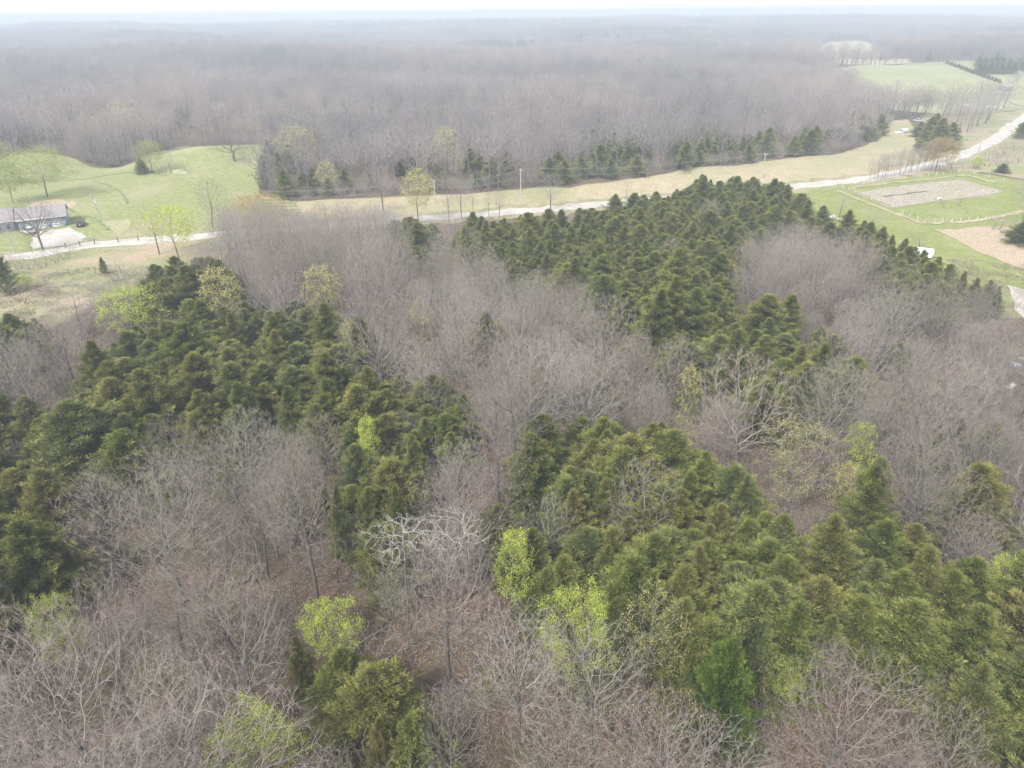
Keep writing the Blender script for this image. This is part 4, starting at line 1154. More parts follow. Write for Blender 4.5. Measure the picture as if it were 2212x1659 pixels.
place_bt(1023, 472, 384, 30, BARE[6], 'bare_tree', 'first slim bare tree right of the vine wrapped one by the road', 'bare tree')
place_bt(1056, 470, 398, 24, BARE[6], 'bare_tree', 'second slim bare tree right of the vine wrapped one', 'bare tree')
place_bt(1079, 473, 404, 28, BARE[3], 'bare_tree', 'third slim bare tree right of the vine wrapped one', 'bare tree')
place_bt(1189, 456, 374, 58, BARE[2], 'bare_tree', 'fan shaped pale bare tree right of the tall utility pole', 'bare tree')
place_bt(1352, 436, 388, 22, BARE[6], 'bare_tree', 'scrubby bare sapling behind the cedar tops at the road', 'sapling')
place_bt(1385, 430, 392, 20, BARE[6], 'bare_tree', 'second scrubby sapling behind the cedar tops at the road', 'sapling')
place_bt(2207, 488, 372, 75, BARE[3], 'bare_tree', 'leaning bare tree at the right edge by the fenced garden', 'bare tree', tilt=(0, -0.18), rot=0)
place_bt(2200, 528, 478, 70, CEDAR[1], 'cedar_tree', 'dark evergreen mound under the leaning tree at the right edge', 'evergreen')
for k, (U, V) in enumerate([(2170, 500), (2190, 495), (2150, 486)]):
    place_bt(U, V + 12, V - 22, 40, SHRUB[k % 3], 'bare_shrub', ['brown brush left of the dark evergreen mound', 'brown brush behind the dark evergreen mound', 'brown brush at the garden fence corner'][k], 'shrub')
# row of thin poplars along the road
for k in range(26):
    U = 1880 + k * 5.3 + random.uniform(-2, 2); Vb = 393 - k * 1.1 + random.uniform(-1, 1)
    lab = ('left end sapling' if k == 0 else 'right end sapling' if k == 25 else ORD[k % 13] + ' sapling from the ' + ('left' if k < 13 else 'middle')) + ' of the thin roadside row'
    place_bt(U, Vb, 340 - k * 1.5 + random.uniform(-9, 6), 15, BARE[3], 'sapling', lab, 'sapling', 'row of thin saplings beside the road', tilt=(0.05, 0.08))
place_bt(2020, 372, 296, 66, TANL, 'tan_leafed_tree', 'copper leafed tree at the right end of the sapling row', 'tan tree')
for k, (U, Vb, Vt, w, p) in enumerate([(1985, 296, 262, 40, 3), (2000, 318, 248, 52, 4), (2022, 326, 252, 56, 1), (2046, 322, 262, 50, 0), (2012, 306, 242, 44, 4)]):
    place_bt(U, Vb, Vt, w, CEDAR[p], 'cedar_tree', ['low outer cedar left of the dark clump by the road bend', 'left cedar of the dark clump by the road bend', 'front cedar of the dark clump by the road bend', 'right cedar of the dark clump by the road bend', 'rear cedar of the dark clump by the road bend'][k], 'cedar', 'dark cedars by the road bend')
for k, (U, Vb, Vt, tl) in enumerate([(1934, 256, 190, .28), (1941, 256, 186, .26), (1953, 255, 184, .30), (1987, 255, 180, .05), (1993, 253, 184, .12), (2030, 236, 192, .1), (2052, 240, 190, .08)]):
    place_bt(U, Vb, Vt, 36, BARE[3], 'bare_tree', ORD[k] + ' from the left of the leaning trees before the far green field', 'bare tree', 'leaning trees before the far green field', tilt=(0.0, tl), rot=0)
for k in range(16):
    j_ = k % 8
    U = (2046 + j_ * 13 if k < 8 else 2050 + j_ * 17) + random.uniform(-5, 5); Vb = (306 - j_ * 6.5) if k < 8 else (270 - j_ * 5)
    place_bt(U, Vb, Vb - 66 + random.uniform(-8, 8), 54, BARE[[0, 2, 4, 3][k % 4]], 'bare_tree', ORD[k % 8] + ' bare tree from the left in the ' + ('front' if k < 8 else 'back') + ' line inside the road bend', 'bare tree', 'bare trees inside the road bend')
for k in range(8):
    U = 2036 + k * 24; Vb = 372 - k * 3
    place_bt(U, Vb, Vb - 30, 36, SHRUB[k % 3], 'bare_shrub', ORD[k] + ' bare shrub from the left below the road bend', 'shrub', 'bare shrubs below the road bend')
for k in range(6):
    U = 2130 + k * 22; Vb = 348 - k * 6
    place_bt(U, Vb, Vb - 34, 40, SHRUB[k % 3], 'bare_shrub', ORD[k] + ' bare shrub from the left beside the road shoulder', 'shrub', 'bare shrubs beside the road shoulder')
place_bt(2109, 366, 338, 26, SHRUBG, 'green_shrub', 'bright green shrub below the road bend', 'green shrub')
place_bt(2163, 374, 352, 30, CEDAR[3], 'cedar_tree', 'low dark cedar above the garden at right', 'cedar')
place_bt(2203, 300, 262, 34, CEDAR[1], 'cedar_tree', 'dark cedar on the right edge near the road', 'cedar')
place_bt(1972, 384, 374, 12, SHRUB[1], 'bare_shrub', 'small brown bush on the tan strip near the sapling row', 'shrub')
for k in range(15):                                            # hedge along the far field
    U = 2046 + k * 8.0; Vb = 134 + k * 2.9
    place_bt(U, Vb + 5, Vb - 5, 11, CEDAR[k % 4], 'cedar_tree', ORD[k] + ' small cedar from the top of the far field hedge', 'cedar', 'hedge of small cedars along the far green field')
for k in range(15):
    U = 2112 + (k % 8) * 12.5; Vb = 146 + (k // 8) * 14
    place_bt(U, Vb, Vb - 24, 24, CEDAR[(k * 3) % 5], 'cedar_tree', ORD[k % 8] + ' dark cedar from the left in the ' + ('rear' if k < 8 else 'front') + ' line beyond the far field', 'cedar', 'dark cedars beyond the far field')
for k, (U, Vb) in enumerate([(2166, 214), (2134, 190), (2120, 194), (2148, 200), (2196, 178), (2183, 182)]):
    place_bt(U, Vb, Vb - 26, 28, SHRUB[k % 3] if k % 2 else BARE[4], 'bare_tree', ['first', 'second', 'third', 'fourth', 'fifth', 'sixth'][k] + ' scrubby tree around the grey shack at upper right', 'bare tree', 'scrub around the grey shack')
# brush of the meadow and the left road side
M_REDTWIG = bark('bark_twigs_red', [(0, (0.27, 0.19, 0.17)), (1, (0.30, 0.20, 0.18))], 1.0)
REDSH = variant(SHRUB[1], M_REDTWIG)
place_bt(55, 652, 606, 86, REDSH, 'red_shrub', 'rounded reddish brown shrub on the meadow at left', 'shrub')
place_bt(100, 640, 612, 40, REDSH, 'red_shrub', 'small reddish shrub right of the rounded one on the meadow', 'shrub')
place_bt(53, 622, 596, 46, SHRUBG, 'green_shrub', 'yellow green shrub on the meadow behind the reddish one', 'green shrub')
place_bt(247, 608, 570, 44, SHRUB[0], 'bare_shrub', 'brownish bush on the meadow right of centre', 'shrub')
for k, (U, Vb) in enumerate([(12, 578), (40, 582), (66, 584), (95, 578), (120, 568), (30, 600), (142, 560)]):
    place_bt(U, Vb, Vb - 34, 48, SHRUB[k % 3], 'bare_shrub', ORD[k] + ' brown thicket bush in front of the left road end', 'shrub', 'brown thicket in front of the left road end')
for k, (U, Vb) in enumerate([(322, 374), (340, 377), (352, 374), (395, 372)]):
    place_bt(U, Vb, Vb - 28, 32, SHRUB[k % 3], 'bare_shrub', ['grey bush right of the round pond cedar', 'grey bush left of the pond edge', 'grey bush behind the pond edge', 'low bush on the right side of the pond'][k], 'shrub')
place_bt(2085, 700, 630, 0.1 + 70, BARE[4], 'bare_tree', 'bare tree before the pale yard at right', 'bare tree')
place_bt(1812, 470, 408, 44, BARE[4], 'bare_tree', 'thin bare tree on the lawn behind the cedar row', 'bare tree')
place_bt(1882, 500, 446, 46, BARE[6], 'bare_tree', 'thin low bare tree on the lawn near the white trailer', 'bare tree')
place_bt(1980, 545, 500, 44, BARE[6], 'bare_tree', 'thin bare tree standing over the white trailer', 'bare tree')

# dead white tree and fallen wood
t, c, _, _ = tree_parts(seeded(400), 14, 4.2, 10.3, 620, 0.40, 0.5, 0.019, 0.11, 2, 0.45, ex=3.2, thick=0.07, wig=0.42, soft=1, up=0.0)
DEAD = dict(H=14, R=4.2, trunk=mesh_np('dead_trunk', *t, [M_TRUNK]), crown=mesh_np('dead_limbs', *c, [M_WHITE]))
for (U, V, w, H_, lab) in [(860, 1150, 150, 13, 'left part of the white barked dead tops among the cedars'), (985, 1140, 160, 14, 'right, larger white barked dead top among the cedars')]:
    x, y, z = at1(U, V, H_ * 0.89)
    _, _, zc = proj(x, y, z + 8); s_ = w / 2 * float(zc) / FPX / 4.2
    plant('dead_tree', DEAD, x, y, z, (s_, s_, H_ / 14), random.uniform(0, 6), lab, 'dead tree')

M_LOG = bark('bark_log', [(0, (0.30, 0.27, 0.24)), (1, (0.25, 0.23, 0.21))])
def log(U1, V1, U2, V2, h1, h2, r, lab, m=None):
    a = at1(U1, V1); b_ = at1(U2, V2)
    n = 7
    t_ = np.linspace(0, 1, n)
    A = np.array([a[0], a[1], a[2] + h1]); B = np.array([b_[0], b_[1], b_[2] + h2])
    X = A + (B - A) * t_[:, None] + RNG.normal(0, 0.06, (n, 3))
    rr = r * (1 - 0.6 * t_)
    v, f = tubes(X[:-1], X[1:] + (X[1:] - X[:-1]) * 0.05, rr[:-1], rr[1:], 7)
    q = X[3:6]; d = unit(RNG.normal(0, 1, (3, 3)) + np.array([[0, 0, 0.7]]))
    v2, f2 = spikes(q, q + d * 1.1, rr[3:6] * 0.5)
    o = add('fallen_log', mesh_np('fallen_log', np.vstack([v, v2]), [f, f2 + len(v)], [m or M_LOG]), None)
    tag(o, lab, 'log')
log(1485, 985, 1400, 915, 0.3, 1.6, 0.16, 'pale fallen trunk lying diagonally below the yellow trees')
log(1052, 1500, 1105, 1430, 0.2, 0.5, 0.10, 'curved fallen limb on brown litter at lower centre')
log(890, 1290, 960, 1310, 0.4, 1.0, 0.08, 'pale broken limb below the white dead tops')
log(2105, 851, 2122, 858, 0.2, 0.2, 0.12, 'short white log on the ground at right')
log(590, 1530, 560, 1600, 0.2, 0.4, 0.10, 'thin pale limb on the ground left of the lime tree')
log(770, 1400, 840, 1360, 0.2, 0.6, 0.09, 'thin grey limb on brown litter right of the small lime tree')
log(300, 1580, 380, 1560, 0.2, 0.3, 0.13, 'grey log on the ground at the lower left')
log(1380, 1520, 1440, 1490, 0.2, 1.0, 0.09, 'leaning pale pole left of the bright cedar')

# ------------------------------------------------------------------ buildings
def boxes(bs):
    """bs: list of (x0,x1,y0,y1,z0,z1)"""
    V, F = [], []
    for (x0, x1, y0, y1, z0, z1) in bs:
        o = len(V)
        V += [(x0, y0, z0), (x1, y0, z0), (x1, y1, z0), (x0, y1, z0), (x0, y0, z1), (x1, y0, z1), (x1, y1, z1), (x0, y1, z1)]
        F += [[o, o + 3, o + 2, o + 1], [o + 4, o + 5, o + 6, o + 7], [o, o + 1, o + 5, o + 4], [o + 1, o + 2, o + 6, o + 5], [o + 2, o + 3, o + 7, o + 6], [o + 3, o, o + 4, o + 7]]
    return V, F
def part_boxes(name, bs, m, parent, label=None):
    V, F = boxes(bs)
    o = add(name, mesh_np(name, V, [np.array(F)], [m]), parent)
    if label: o['label'] = label
    return o
def poly_part(name, V, F, m, parent):
    me = bpy.data.meshes.new(name); me.from_pydata([tuple(v) for v in V], [], F); me.materials.append(m); me.update()
    return add(name, me, parent)
M_BLUE = plain('blue_siding', (0.26, 0.36, 0.46), 0.7, var=0.08)
M_DOOR = plain('white_door', (0.62, 0.64, 0.67), 0.5, var=0.05)
M_ROOF = plain('grey_shingle', (0.27, 0.245, 0.25), 0.9, var=0.22, scale=3.0)
M_TRIM = plain('white_trim', (0.7, 0.7, 0.7), 0.6, var=0.03)
M_GLASS = plain('dark_glass', (0.03, 0.035, 0.04), 0.12, var=0.05, spec=0.6)
M_SHACK = plain('weathered_board', (0.22, 0.22, 0.24), 0.8)

def gable(name, p, q, depth, eave, ridge, doors, label, wins=(), over=0.45):
    (x0, y0, z0), (x1, y1, z1) = p, q
    W = math.hypot(x1 - x0, y1 - y0); ang = math.atan2(y1 - y0, x1 - x0)
    e = bpy.data.objects.new(name, None); COL.objects.link(e)
    e.location = (x0, y0, min(z0, z1) - 0.1); e.rotation_euler = (0, 0, ang)
    tag(e, label, 'building')
    # front wall with openings
    bs, last = [], 0.0
    dh = 2.3
    for (a, b_) in doors:
        bs.append((last, a * W, 0, 0.2, 0, dh)); last = b_ * W
    bs.append((last, W, 0, 0.2, 0, dh)); bs.append((0, W, 0, 0.2, dh, eave))
    part_boxes('front_wall', [b for b in bs if b[1] - b[0] > 0.01], M_BLUE, e)
    part_boxes('back_wall', [(0, W, depth - 0.2, depth, 0, eave)], M_BLUE, e)
    for nm, xa, xb in (('gable_wall', 0, 0.2), ('gable_wall', W - 0.2, W)):
        V = [(xa, .2, 0), (xb, .2, 0), (xb, depth - .2, 0), (xa, depth - .2, 0), (xa, .2, eave), (xb, .2, eave), (xb, depth - .2, eave), (xa, depth - .2, eave), (xa, depth / 2, ridge - 0.12), (xb, depth / 2, ridge - 0.12)]
        F = [(0, 3, 2, 1), (0, 1, 5, 4), (2, 3, 7, 6), (1, 2, 6, 9, 5), (3, 0, 4, 8, 7), (4, 5, 9, 8), (6, 7, 8, 9)]
        poly_part(nm, V, F, M_BLUE, e)
    sl = (ridge - eave) / (depth / 2)
    for sgn in (0, 1):
        ye = -over if sgn == 0 else depth + over
        ze = eave - over * sl
        V = [(-over, ye, ze), (W + over, ye, ze), (W + over, depth / 2, ridge), (-over, depth / 2, ridge)]
        V += [(a, b, c + 0.14) for (a, b, c) in V]
        F = [(0, 1, 2, 3), (7, 6, 5, 4), (0, 4, 5, 1), (1, 5, 6, 2), (2, 6, 7, 3), (3, 7, 4, 0)]
        poly_part('roof', V, F, M_ROOF, e)
    part_boxes('fascia', [(-over, W + over, -over - 0.06, -over - 0.003, eave - over * sl - 0.06, eave - over * sl + 0.15)], M_TRIM, e)
    for (a, b_) in doors:
        ph = dh / 4
        d = part_boxes('garage_door', [(a * W + 0.003, b_ * W - 0.003, 0.08, 0.14, k * ph + 0.02, (k + 1) * ph - 0.02) for k in range(4)] + [(a * W + 0.003, b_ * W - 0.003, 0.12, 0.17, 0, dh - 0.003)], M_DOOR, e)
    for (a, b_) in wins:
        part_boxes('window', [(a * W, b_ * W, -0.04, -0.003, 1.0, 2.0)], M_GLASS, e)
    return e, W
g, GW = gable('garage', at1(44, 499), at1(147, 487.5), 8.5, 2.95, 5.0, [(0.12, 0.36), (0.385, 0.625), (0.665, 0.925)], 'blue three door garage with grey shingle roof by the gravel drive')
gable('house', at1(-70, 512), at1(34, 500), 9.0, 3.0, 5.2, [], 'blue house partly cut by the left edge beside the garage', [(0.2, 0.32), (0.6, 0.72), (0.82, 0.92)])

def shed(U, V, w, d, h, ang, m, roofm, name, lab):
    x, y, z = at1(U, V)
    e = bpy.data.objects.new(name, None); COL.objects.link(e)
    e.location = (x, y, z - 0.1); e.rotation_euler = (0, 0, ang); tag(e, lab, 'shed')
    part_boxes('wall', [(-w / 2, w / 2, -d / 2, d / 2, 0, h)], m, e)
    V_ = [(-w / 2 - .3, -d / 2 - .3, h - 0.02), (w / 2 + .3, -d / 2 - .3, h - 0.02), (w / 2 + .3, d / 2 + .3, h - 0.02), (-w / 2 - .3, d / 2 + .3, h - 0.02), (-w / 2 - .3, 0, h * 1.4), (w / 2 + .3, 0, h * 1.4)]
    poly_part('roof', V_, [(0, 3, 2, 1), (0, 1, 5, 4), (2, 3, 4, 5), (1, 2, 5), (3, 0, 4)], roofm, e)
    part_boxes('door', [(-0.6, 0.6, -d / 2 - 0.05, -d / 2 - 0.003, 0, 2.0)], M_GLASS, e)
    return e
shed(2170, 196, 6.0, 5, 3.2, 0.1, M_SHACK, plain('metal_roof', (0.36, 0.38, 0.42), 0.5), 'shack', 'small grey shack by the far road at upper right')
for k, (U, V, w) in enumerate([(880, 66, 22), (1680, 61, 14), (772, 78, 10), (1805, 58, 12)]):
    shed(U, V, w, w * 0.6, 5, 0.2 * k, M_TRIM, M_TRIM, 'far_house', ['white farm building on the far ridge left of centre', 'tiny white building near the horizon right of centre', 'tiny pale building near the horizon at left', 'tiny white building farthest right near the horizon'][k])

# ------------------------------------------------------------------ vehicles
M_BLACK = plain('black_paint', (0.025, 0.027, 0.03), 0.25, var=0.1, spec=0.6)
M_SILVER = plain('silver_paint', (0.55, 0.56, 0.58), 0.3, var=0.04, spec=0.6)
M_PALEBLUE = plain('pale_blue_paint', (0.42, 0.55, 0.66), 0.35, var=0.04, spec=0.5)
M_TYRE = plain('tyre_rubber', (0.02, 0.02, 0.02), 0.9)
M_RED = plain('tail_light', (0.35, 0.02, 0.02), 0.3)
M_CHROME = plain('wheel_rim', (0.5, 0.5, 0.5), 0.3)
def car(name, U, V, heading, paint, lab):
    x, y, z = at1(U, V)
    e = bpy.data.objects.new(name, None); COL.objects.link(e)
    e.location = (x, y, z + 0.1); e.rotation_euler = (0, 0, heading); tag(e, lab, 'car')
    # side profile along +x (front), lofted across with tumblehome
    prof = [(-2.30, 0.45), (-2.34, 0.72), (-2.25, 0.92), (-1.55, 0.98), (1.05, 0.94), (1.95, 0.80), (2.28, 0.62), (2.30, 0.38), (1.9, 0.25), (-2.0, 0.25)]
    def loft(pr, widths, nm, m, parent):
        V_, F = [], []; n = len(pr)
        for s in (-1, -0.9, 0.9, 1):
            for (px, pz), w in zip(pr, widths):
                k = 1.0 if abs(s) < 1 else 0.985
                V_.append((px * (1 if abs(s) < 1 else 0.985), s * w, 0.6 + (pz - 0.6) * k))
        for a in range(3):
            for i in range(n):
                j = (i + 1) % n
                F.append((a * n + i, a * n + j, (a + 1) * n + j, (a + 1) * n + i))
        F.append(tuple(range(n))[::-1]); F.append(tuple(range(3 * n, 4 * n)))
        return poly_part(nm, V_, F, m, parent)
    loft(prof, [0.86, 0.88, 0.88, 0.88, 0.88, 0.87, 0.82, 0.8, 0.84, 0.84], 'body', paint, e)
    loft([(-1.75, 0.96), (-1.05, 1.36), (0.15, 1.38), (0.98, 0.93)], [0.80, 0.60, 0.60, 0.80], 'window_glass', M_GLASS, e)
    poly_part('roof_panel', [(-1.08, -.59, 1.375), (0.18, -.59, 1.395), (0.18, .59, 1.395), (-1.08, .59, 1.375), (-1.0, -.5, 1.42), (0.1, -.5, 1.44), (0.1, .5, 1.44), (-1.0, .5, 1.42)],
              [(0, 3, 2, 1), (4, 5, 6, 7), (0, 1, 5, 4), (1, 2, 6, 5), (2, 3, 7, 6), (3, 0, 4, 7)], paint, e)
    for sx in (-1.4, 1.45):
        for sy in (-0.80, 0.80):
            a = 2 * math.pi * np.arange(14) / 14
            V_ = [(sx + 0.32 * math.cos(t), sy + o, 0.32 + 0.32 * math.sin(t)) for o in (-0.1, 0.1) for t in a]
            F = [(i, (i + 1) % 14, 14 + (i + 1) % 14, 14 + i) for i in range(14)] + [tuple(range(14))[::-1], tuple(range(14, 28))]
            wh = poly_part('wheel', V_, F, M_TYRE, e)
            V_ = [(sx + 0.19 * math.cos(t), sy + o, 0.32 + 0.19 * math.sin(t)) for o in (-0.11, 0.11) for t in a]
            poly_part('rim', V_, F, M_CHROME, wh)
    part_boxes('tail_light', [(-2.37, -2.30, -0.80, -0.45, 0.68, 0.84)], M_RED, e); part_boxes('tail_light', [(-2.37, -2.30, 0.45, 0.80, 0.68, 0.84)], M_RED, e)
    part_boxes('license_plate', [(-2.38, -2.32, -0.22, 0.22, 0.60, 0.74)], M_TRIM, e)
    return e
car('parked_car', 176, 488, R(112), M_BLACK, 'black sedan parked on the grass right of the garage')
car('parked_car', 63, 504, R(150), M_SILVER, 'silver car parked before the left garage door')
car('parked_car', 2208, 792, R(30), M_PALEBLUE, 'pale blue car at the right edge behind bare twigs')
car('parked_car', 1984, 263, R(10), M_SILVER, 'pale car in the clearing left of the dark cedar clump')

# white camper trailer behind the cedar row
x, y, z = at1(1984, 557)
e = bpy.data.objects.new('camper_trailer', None); COL.objects.link(e); e.location = (x, y, z + 0.1); e.rotation_euler = (0, 0, R(-28)); e.scale = (0.85, 0.85, 0.85); tag(e, 'white camper trailer on the lawn behind the cedar row', 'trailer')
V_ = []
for (yy, zz) in [(-1.15, 0.5), (1.15, 0.5), (1.15, 2.2), (0.85, 2.5), (-0.85, 2.5), (-1.15, 2.2)]: V_.append((yy, zz))
VV = [(sx * (3.2 if 0.6 < b < 2.3 else 2.95), a, b) for sx in (-1, 1) for (a, b) in V_]
poly_part('shell', VV, [(i, (i + 1) % 6, 6 + (i + 1) % 6, 6 + i) for i in range(6)] + [tuple(range(6))[::-1], tuple(range(6, 12))], plain('trailer_white', (0.78, 0.78, 0.77), 0.4, var=0.04), e)
part_boxes('window', [(-2.2, -1.2, -1.19, -1.153, 1.3, 1.9), (1.0, 2.0, -1.19, -1.153, 1.3, 1.9)], M_GLASS, e)
part_boxes('door', [(-0.3, 0.4, -1.20, -1.153, 0.6, 2.1)], M_DOOR, e)
part_boxes('roof_vent', [(-0.4, 0.4, -0.35, 0.35, 2.503, 2.66)], M_TRIM, e)
part_boxes('hitch', [(3.2, 4.3, -0.08, 0.08, 0.5, 0.62)], M_TYRE, e)
for sy in (-1.05, 1.05):
    a = 2 * math.pi * np.arange(12) / 12
    poly_part('wheel', [(0.33 * math.cos(t), sy + o, 0.33 + 0.33 * math.sin(t)) for o in (-0.1, 0.1) for t in a], [(i, (i + 1) % 12, 12 + (i + 1) % 12, 12 + i) for i in range(12)] + [tuple(range(12))[::-1], tuple(range(12, 24))], M_TYRE, e)

def heap(name, U, V, w, h, n, m, lab, cat, seed):
    """a heap of tilted slabs"""
    rng = seeded(seed); x, y, z = at1(U, V)
    e = bpy.data.objects.new(name, None); COL.objects.link(e); e.location = (x, y, z + 0.05); tag(e, lab, cat)
    for k in range(n):
        a = rng.uniform(0.3, 0.9, 2) * w * 0.35
        o = part_boxes('sheet', [(-a[0], a[0], -a[1], a[1], 0, 0.08 * h + 0.05)], m, e)
        o.location = (rng.normal(0, w * 0.25), rng.normal(0, w * 0.18), rng.uniform(0, h)); o.rotation_euler = (rng.normal(0, .25), rng.normal(0, .25), rng.uniform(0, 3))
heap('scrap_heap', 1947, 287, 6, 0.6, 9, M_TRIM, 'white sheets lying on the grass left of the dark cedar clump', 'scrap', 701)
heap('scrap_heap', 2158, 199, 6, 1.0, 8, M_TRIM, 'pale scrap in front of the grey shack', 'scrap', 702)
heap('scrap_heap', 1797, 476, 3.2, 1.2, 9, plain('tan_board', (0.5, 0.46, 0.42), 0.8), 'pale tan boards heaped at the top of the lawn', 'scrap', 703)
heap('scrap_heap', 2182, 838, 1.8, 0.3, 5, M_TRIM, 'white scrap on the ground at the right edge', 'scrap', 704)
heap('rock_pile', 2092, 232, 7, 1.2, 10, M_TRIM, 'left white rock pile behind the trees in the road bend', 'rock pile', 705)
heap('rock_pile', 2145, 234, 7, 1.2, 10, M_TRIM, 'right white rock pile behind the trees in the road bend', 'rock pile', 706)
heap('hay_feeder', 249, 359, 2.4, 0.8, 6, M_TYRE, 'dark feeder standing alone on the pasture', 'feeder', 707)

# ------------------------------------------------------------------ poles and wires
M_POLE = plain('pole_wood', (0.42, 0.40, 0.37), 0.9)
M_WIRE = plain('wire_metal', (0.30, 0.30, 0.30), 0.6)
TOPS = {}
def pole(key, U, Vb, Vt, lab, arms=1, tank=False, lean=0.0):
    x, y, z = at1(U, Vb); h = height_for(x, y, z, Vt)
    e = bpy.data.objects.new('utility_pole', None); COL.objects.link(e); e.location = (x, y, z); e.rotation_euler = (0, lean, R(20)); tag(e, lab, 'utility pole')
    zz = np.linspace(-0.2, h, 4); X = np.stack([0 * zz, 0 * zz, zz], 1)
    v, f = tubes(X[:-1], X[1:], np.array([.19, .17, .15]), np.array([.17, .15, .13]), 8)
    add('post', mesh_np('post', v, [f], [M_POLE]), e)
    for k in range(arms):
        c = part_boxes('crossarm', [(-0.08, 0.08, -0.9, 0.9, h - 0.45 - k * 1.4, h - 0.33 - k * 1.4)], M_POLE, e)
        for s in (-0.8, 0, 0.8):
            part_boxes('insulator', [(-0.05, 0.05, s - 0.05, s + 0.05, h - 0.327 - k * 1.4, h - 0.15 - k * 1.4)], M_TRIM, c)
    if tank:
        a = 2 * math.pi * np.arange(10) / 10
        poly_part('transformer', [(0.42 + 0.24 * math.cos(t), 0.24 * math.sin(t), h - 2.6 + o) for o in (0, 0.9) for t in a], [(i, (i + 1) % 10, 10 + (i + 1) % 10, 10 + i) for i in range(10)] + [tuple(range(10))[::-1], tuple(range(10, 20))], M_DOOR, e)
    TOPS[key] = np.array([x, y, z + h]); return e
pole('a', 1125, 446, 364, 'tall pale utility pole in the middle beside the road')
pole('b', 1646, 384, 331, 'utility pole standing on the tan strip right of centre')
pole('c', 1573, 398, 368, 'short utility pole left of the taller one on the tan strip', 1, True)
pole('d', 2112, 334, 284, 'utility pole at the road bend on the right')
pole('e', 940, 440, 388, 'utility pole beside the pale yellow tree')
pole('f', 502, 446, 410, 'slim utility pole on the pasture right of the green tree')
pole('g', 219, 477, 418, 'grey utility pole on the pasture right of the black car', 1, True, -0.12)
pole('h', 2202, 206, 170, 'utility pole by the far end of the road')
def wires(a, b_, lab, drops=(0.1, 2.0), sag=1.4, off=0.5):
    P0, P1 = TOPS[a], TOPS[b_]
    Vs, Fs, o = [], [], 0
    for k, d in enumerate(drops):
        t_ = np.linspace(0, 1, 17)[:, None]
        X = P0 + (P1 - P0) * t_ - np.array([[0, 0, 1]]) * (d + sag * 4 * t_ * (1 - t_))
        v, f = tubes(X[:-1], X[1:], np.full(16, .03), np.full(16, .03), 4)
        Vs.append(v); Fs.append(f + o); o += len(v)
    tag(add('power_line', mesh_np('power_line', np.vstack(Vs), Fs, [M_WIRE])), lab, 'power line')
wires('a', 'b', 'wires from the middle pole to the pole on the tan strip')
wires('e', 'a', 'wires between the middle pole and the pole by the yellow tree')
wires('f', 'e', 'wires from the pasture pole to the pole by the yellow tree')
wires('b', 'c', 'short wire joining the two poles on the tan strip', (0.2,), 0.3)
wires('b', 'd', 'wires from the tan strip pole to the road bend pole', sag=2.2)

# ------------------------------------------------------------------ fences, garden
def zU(x_): return 1769.6 + x_ * 0.2
def zV(y_): return 294.9 + y_ * 0.2
M_POST = plain('white_post', (0.75, 0.75, 0.74), 0.6)
ge = None
def fence(name, pts, lab, h=1.15, m=M_POST, r=0.05, rails=2):
    W_ = [at1(u_, v_) for (u_, v_) in pts]
    e = bpy.data.objects.new(name, None); COL.objects.link(e); e.location = W_[0]; tag(e, lab, 'fence')
    o0 = np.array(W_[0])
    for w_ in W_:
        p_ = np.array(w_) - o0
        v, f = tubes(np.array([p_ + [0, 0, -.1]]), np.array([p_ + [RNG.normal(0, .04), RNG.normal(0, .04), h]]), np.array([r]), np.array([r]), 6)
        add('post', mesh_np('post', v, [f], [m]), e)
    A = np.array(W_) - o0
    for k in range(rails):
        q = A + np.array([[0, 0, h * (0.45 + 0.45 * k)]])
        v, f = tubes(q[:-1], q[1:], np.full(len(q) - 1, .012), np.full(len(q) - 1, .012), 3)
        add('wire', mesh_np('wire', v, [f], [M_WIRE]), e)
fence('garden_fence', [(zU(a), zV(b) + 9) for a, b in [(898, 795), (977, 830), (1058, 860), (1140, 895), (1240, 890), (1330, 888), (1425, 884), (1520, 880), (1610, 872), (1700, 864), (1790, 856), (1885, 848), (1980, 842)]], 'near side of the garden fence with short white posts')
fence('garden_fence', [(zU(a), zV(b)) for a, b in [(180, 545), (275, 528), (380, 520), (480, 515), (578, 500), (680, 488), (760, 478), (845, 470), (928, 455), (1013, 445), (1100, 438), (1180, 430), (1260, 420), (1340, 412), (1422, 400), (1502, 390), (1583, 383), (1667, 412), (1835, 445), (1990, 480)]], 'far side of the garden fence along the road with white posts')
fence('garden_fence', [(zU(a), zV(b)) for a, b in [(255, 562), (318, 585), (383, 607), (470, 650), (565, 690), (630, 715), (790, 770)]], 'left side of the garden fence with white posts')
M_OLD = plain('old_post', (0.14, 0.12, 0.11), 0.9)
fence('roadside_fence', [(143, 538), (174, 534), (205, 530), (257, 526), (300, 522)], 'dark old posts along the near side of the road at left', 1.5, M_OLD, 0.12)
fence('meadow_fence', [(151, 597), (207, 592), (262, 590), (320, 588)], 'thin dark posts crossing the meadow at left', 1.4, M_OLD, 0.08)
fence('field_fence', [(750, 462), (800, 458), (860, 455), (1100, 443), (1180, 437), (1250, 432)], 'thin fence along the tan strip beside the road', 1.2, M_OLD, 0.05)
for uv_, lab in (([(1809, 414), (1830, 421), (1870, 438), (1920, 456), (1960, 472), (1993, 484), (2040, 482), (2100, 478), (2150, 470), (2212, 458)], 'line of dead straw grass along the garden fence'),
                 ([(1830, 410), (1920, 396), (2010, 388), (2070, 380), (2100, 382), (2150, 396)], 'straw coloured verge on the far side of the garden')):
    ribbon('grass_verge', uv_, 1.6, G_STRAW, lab, 0.2, 2.0, 0.35)
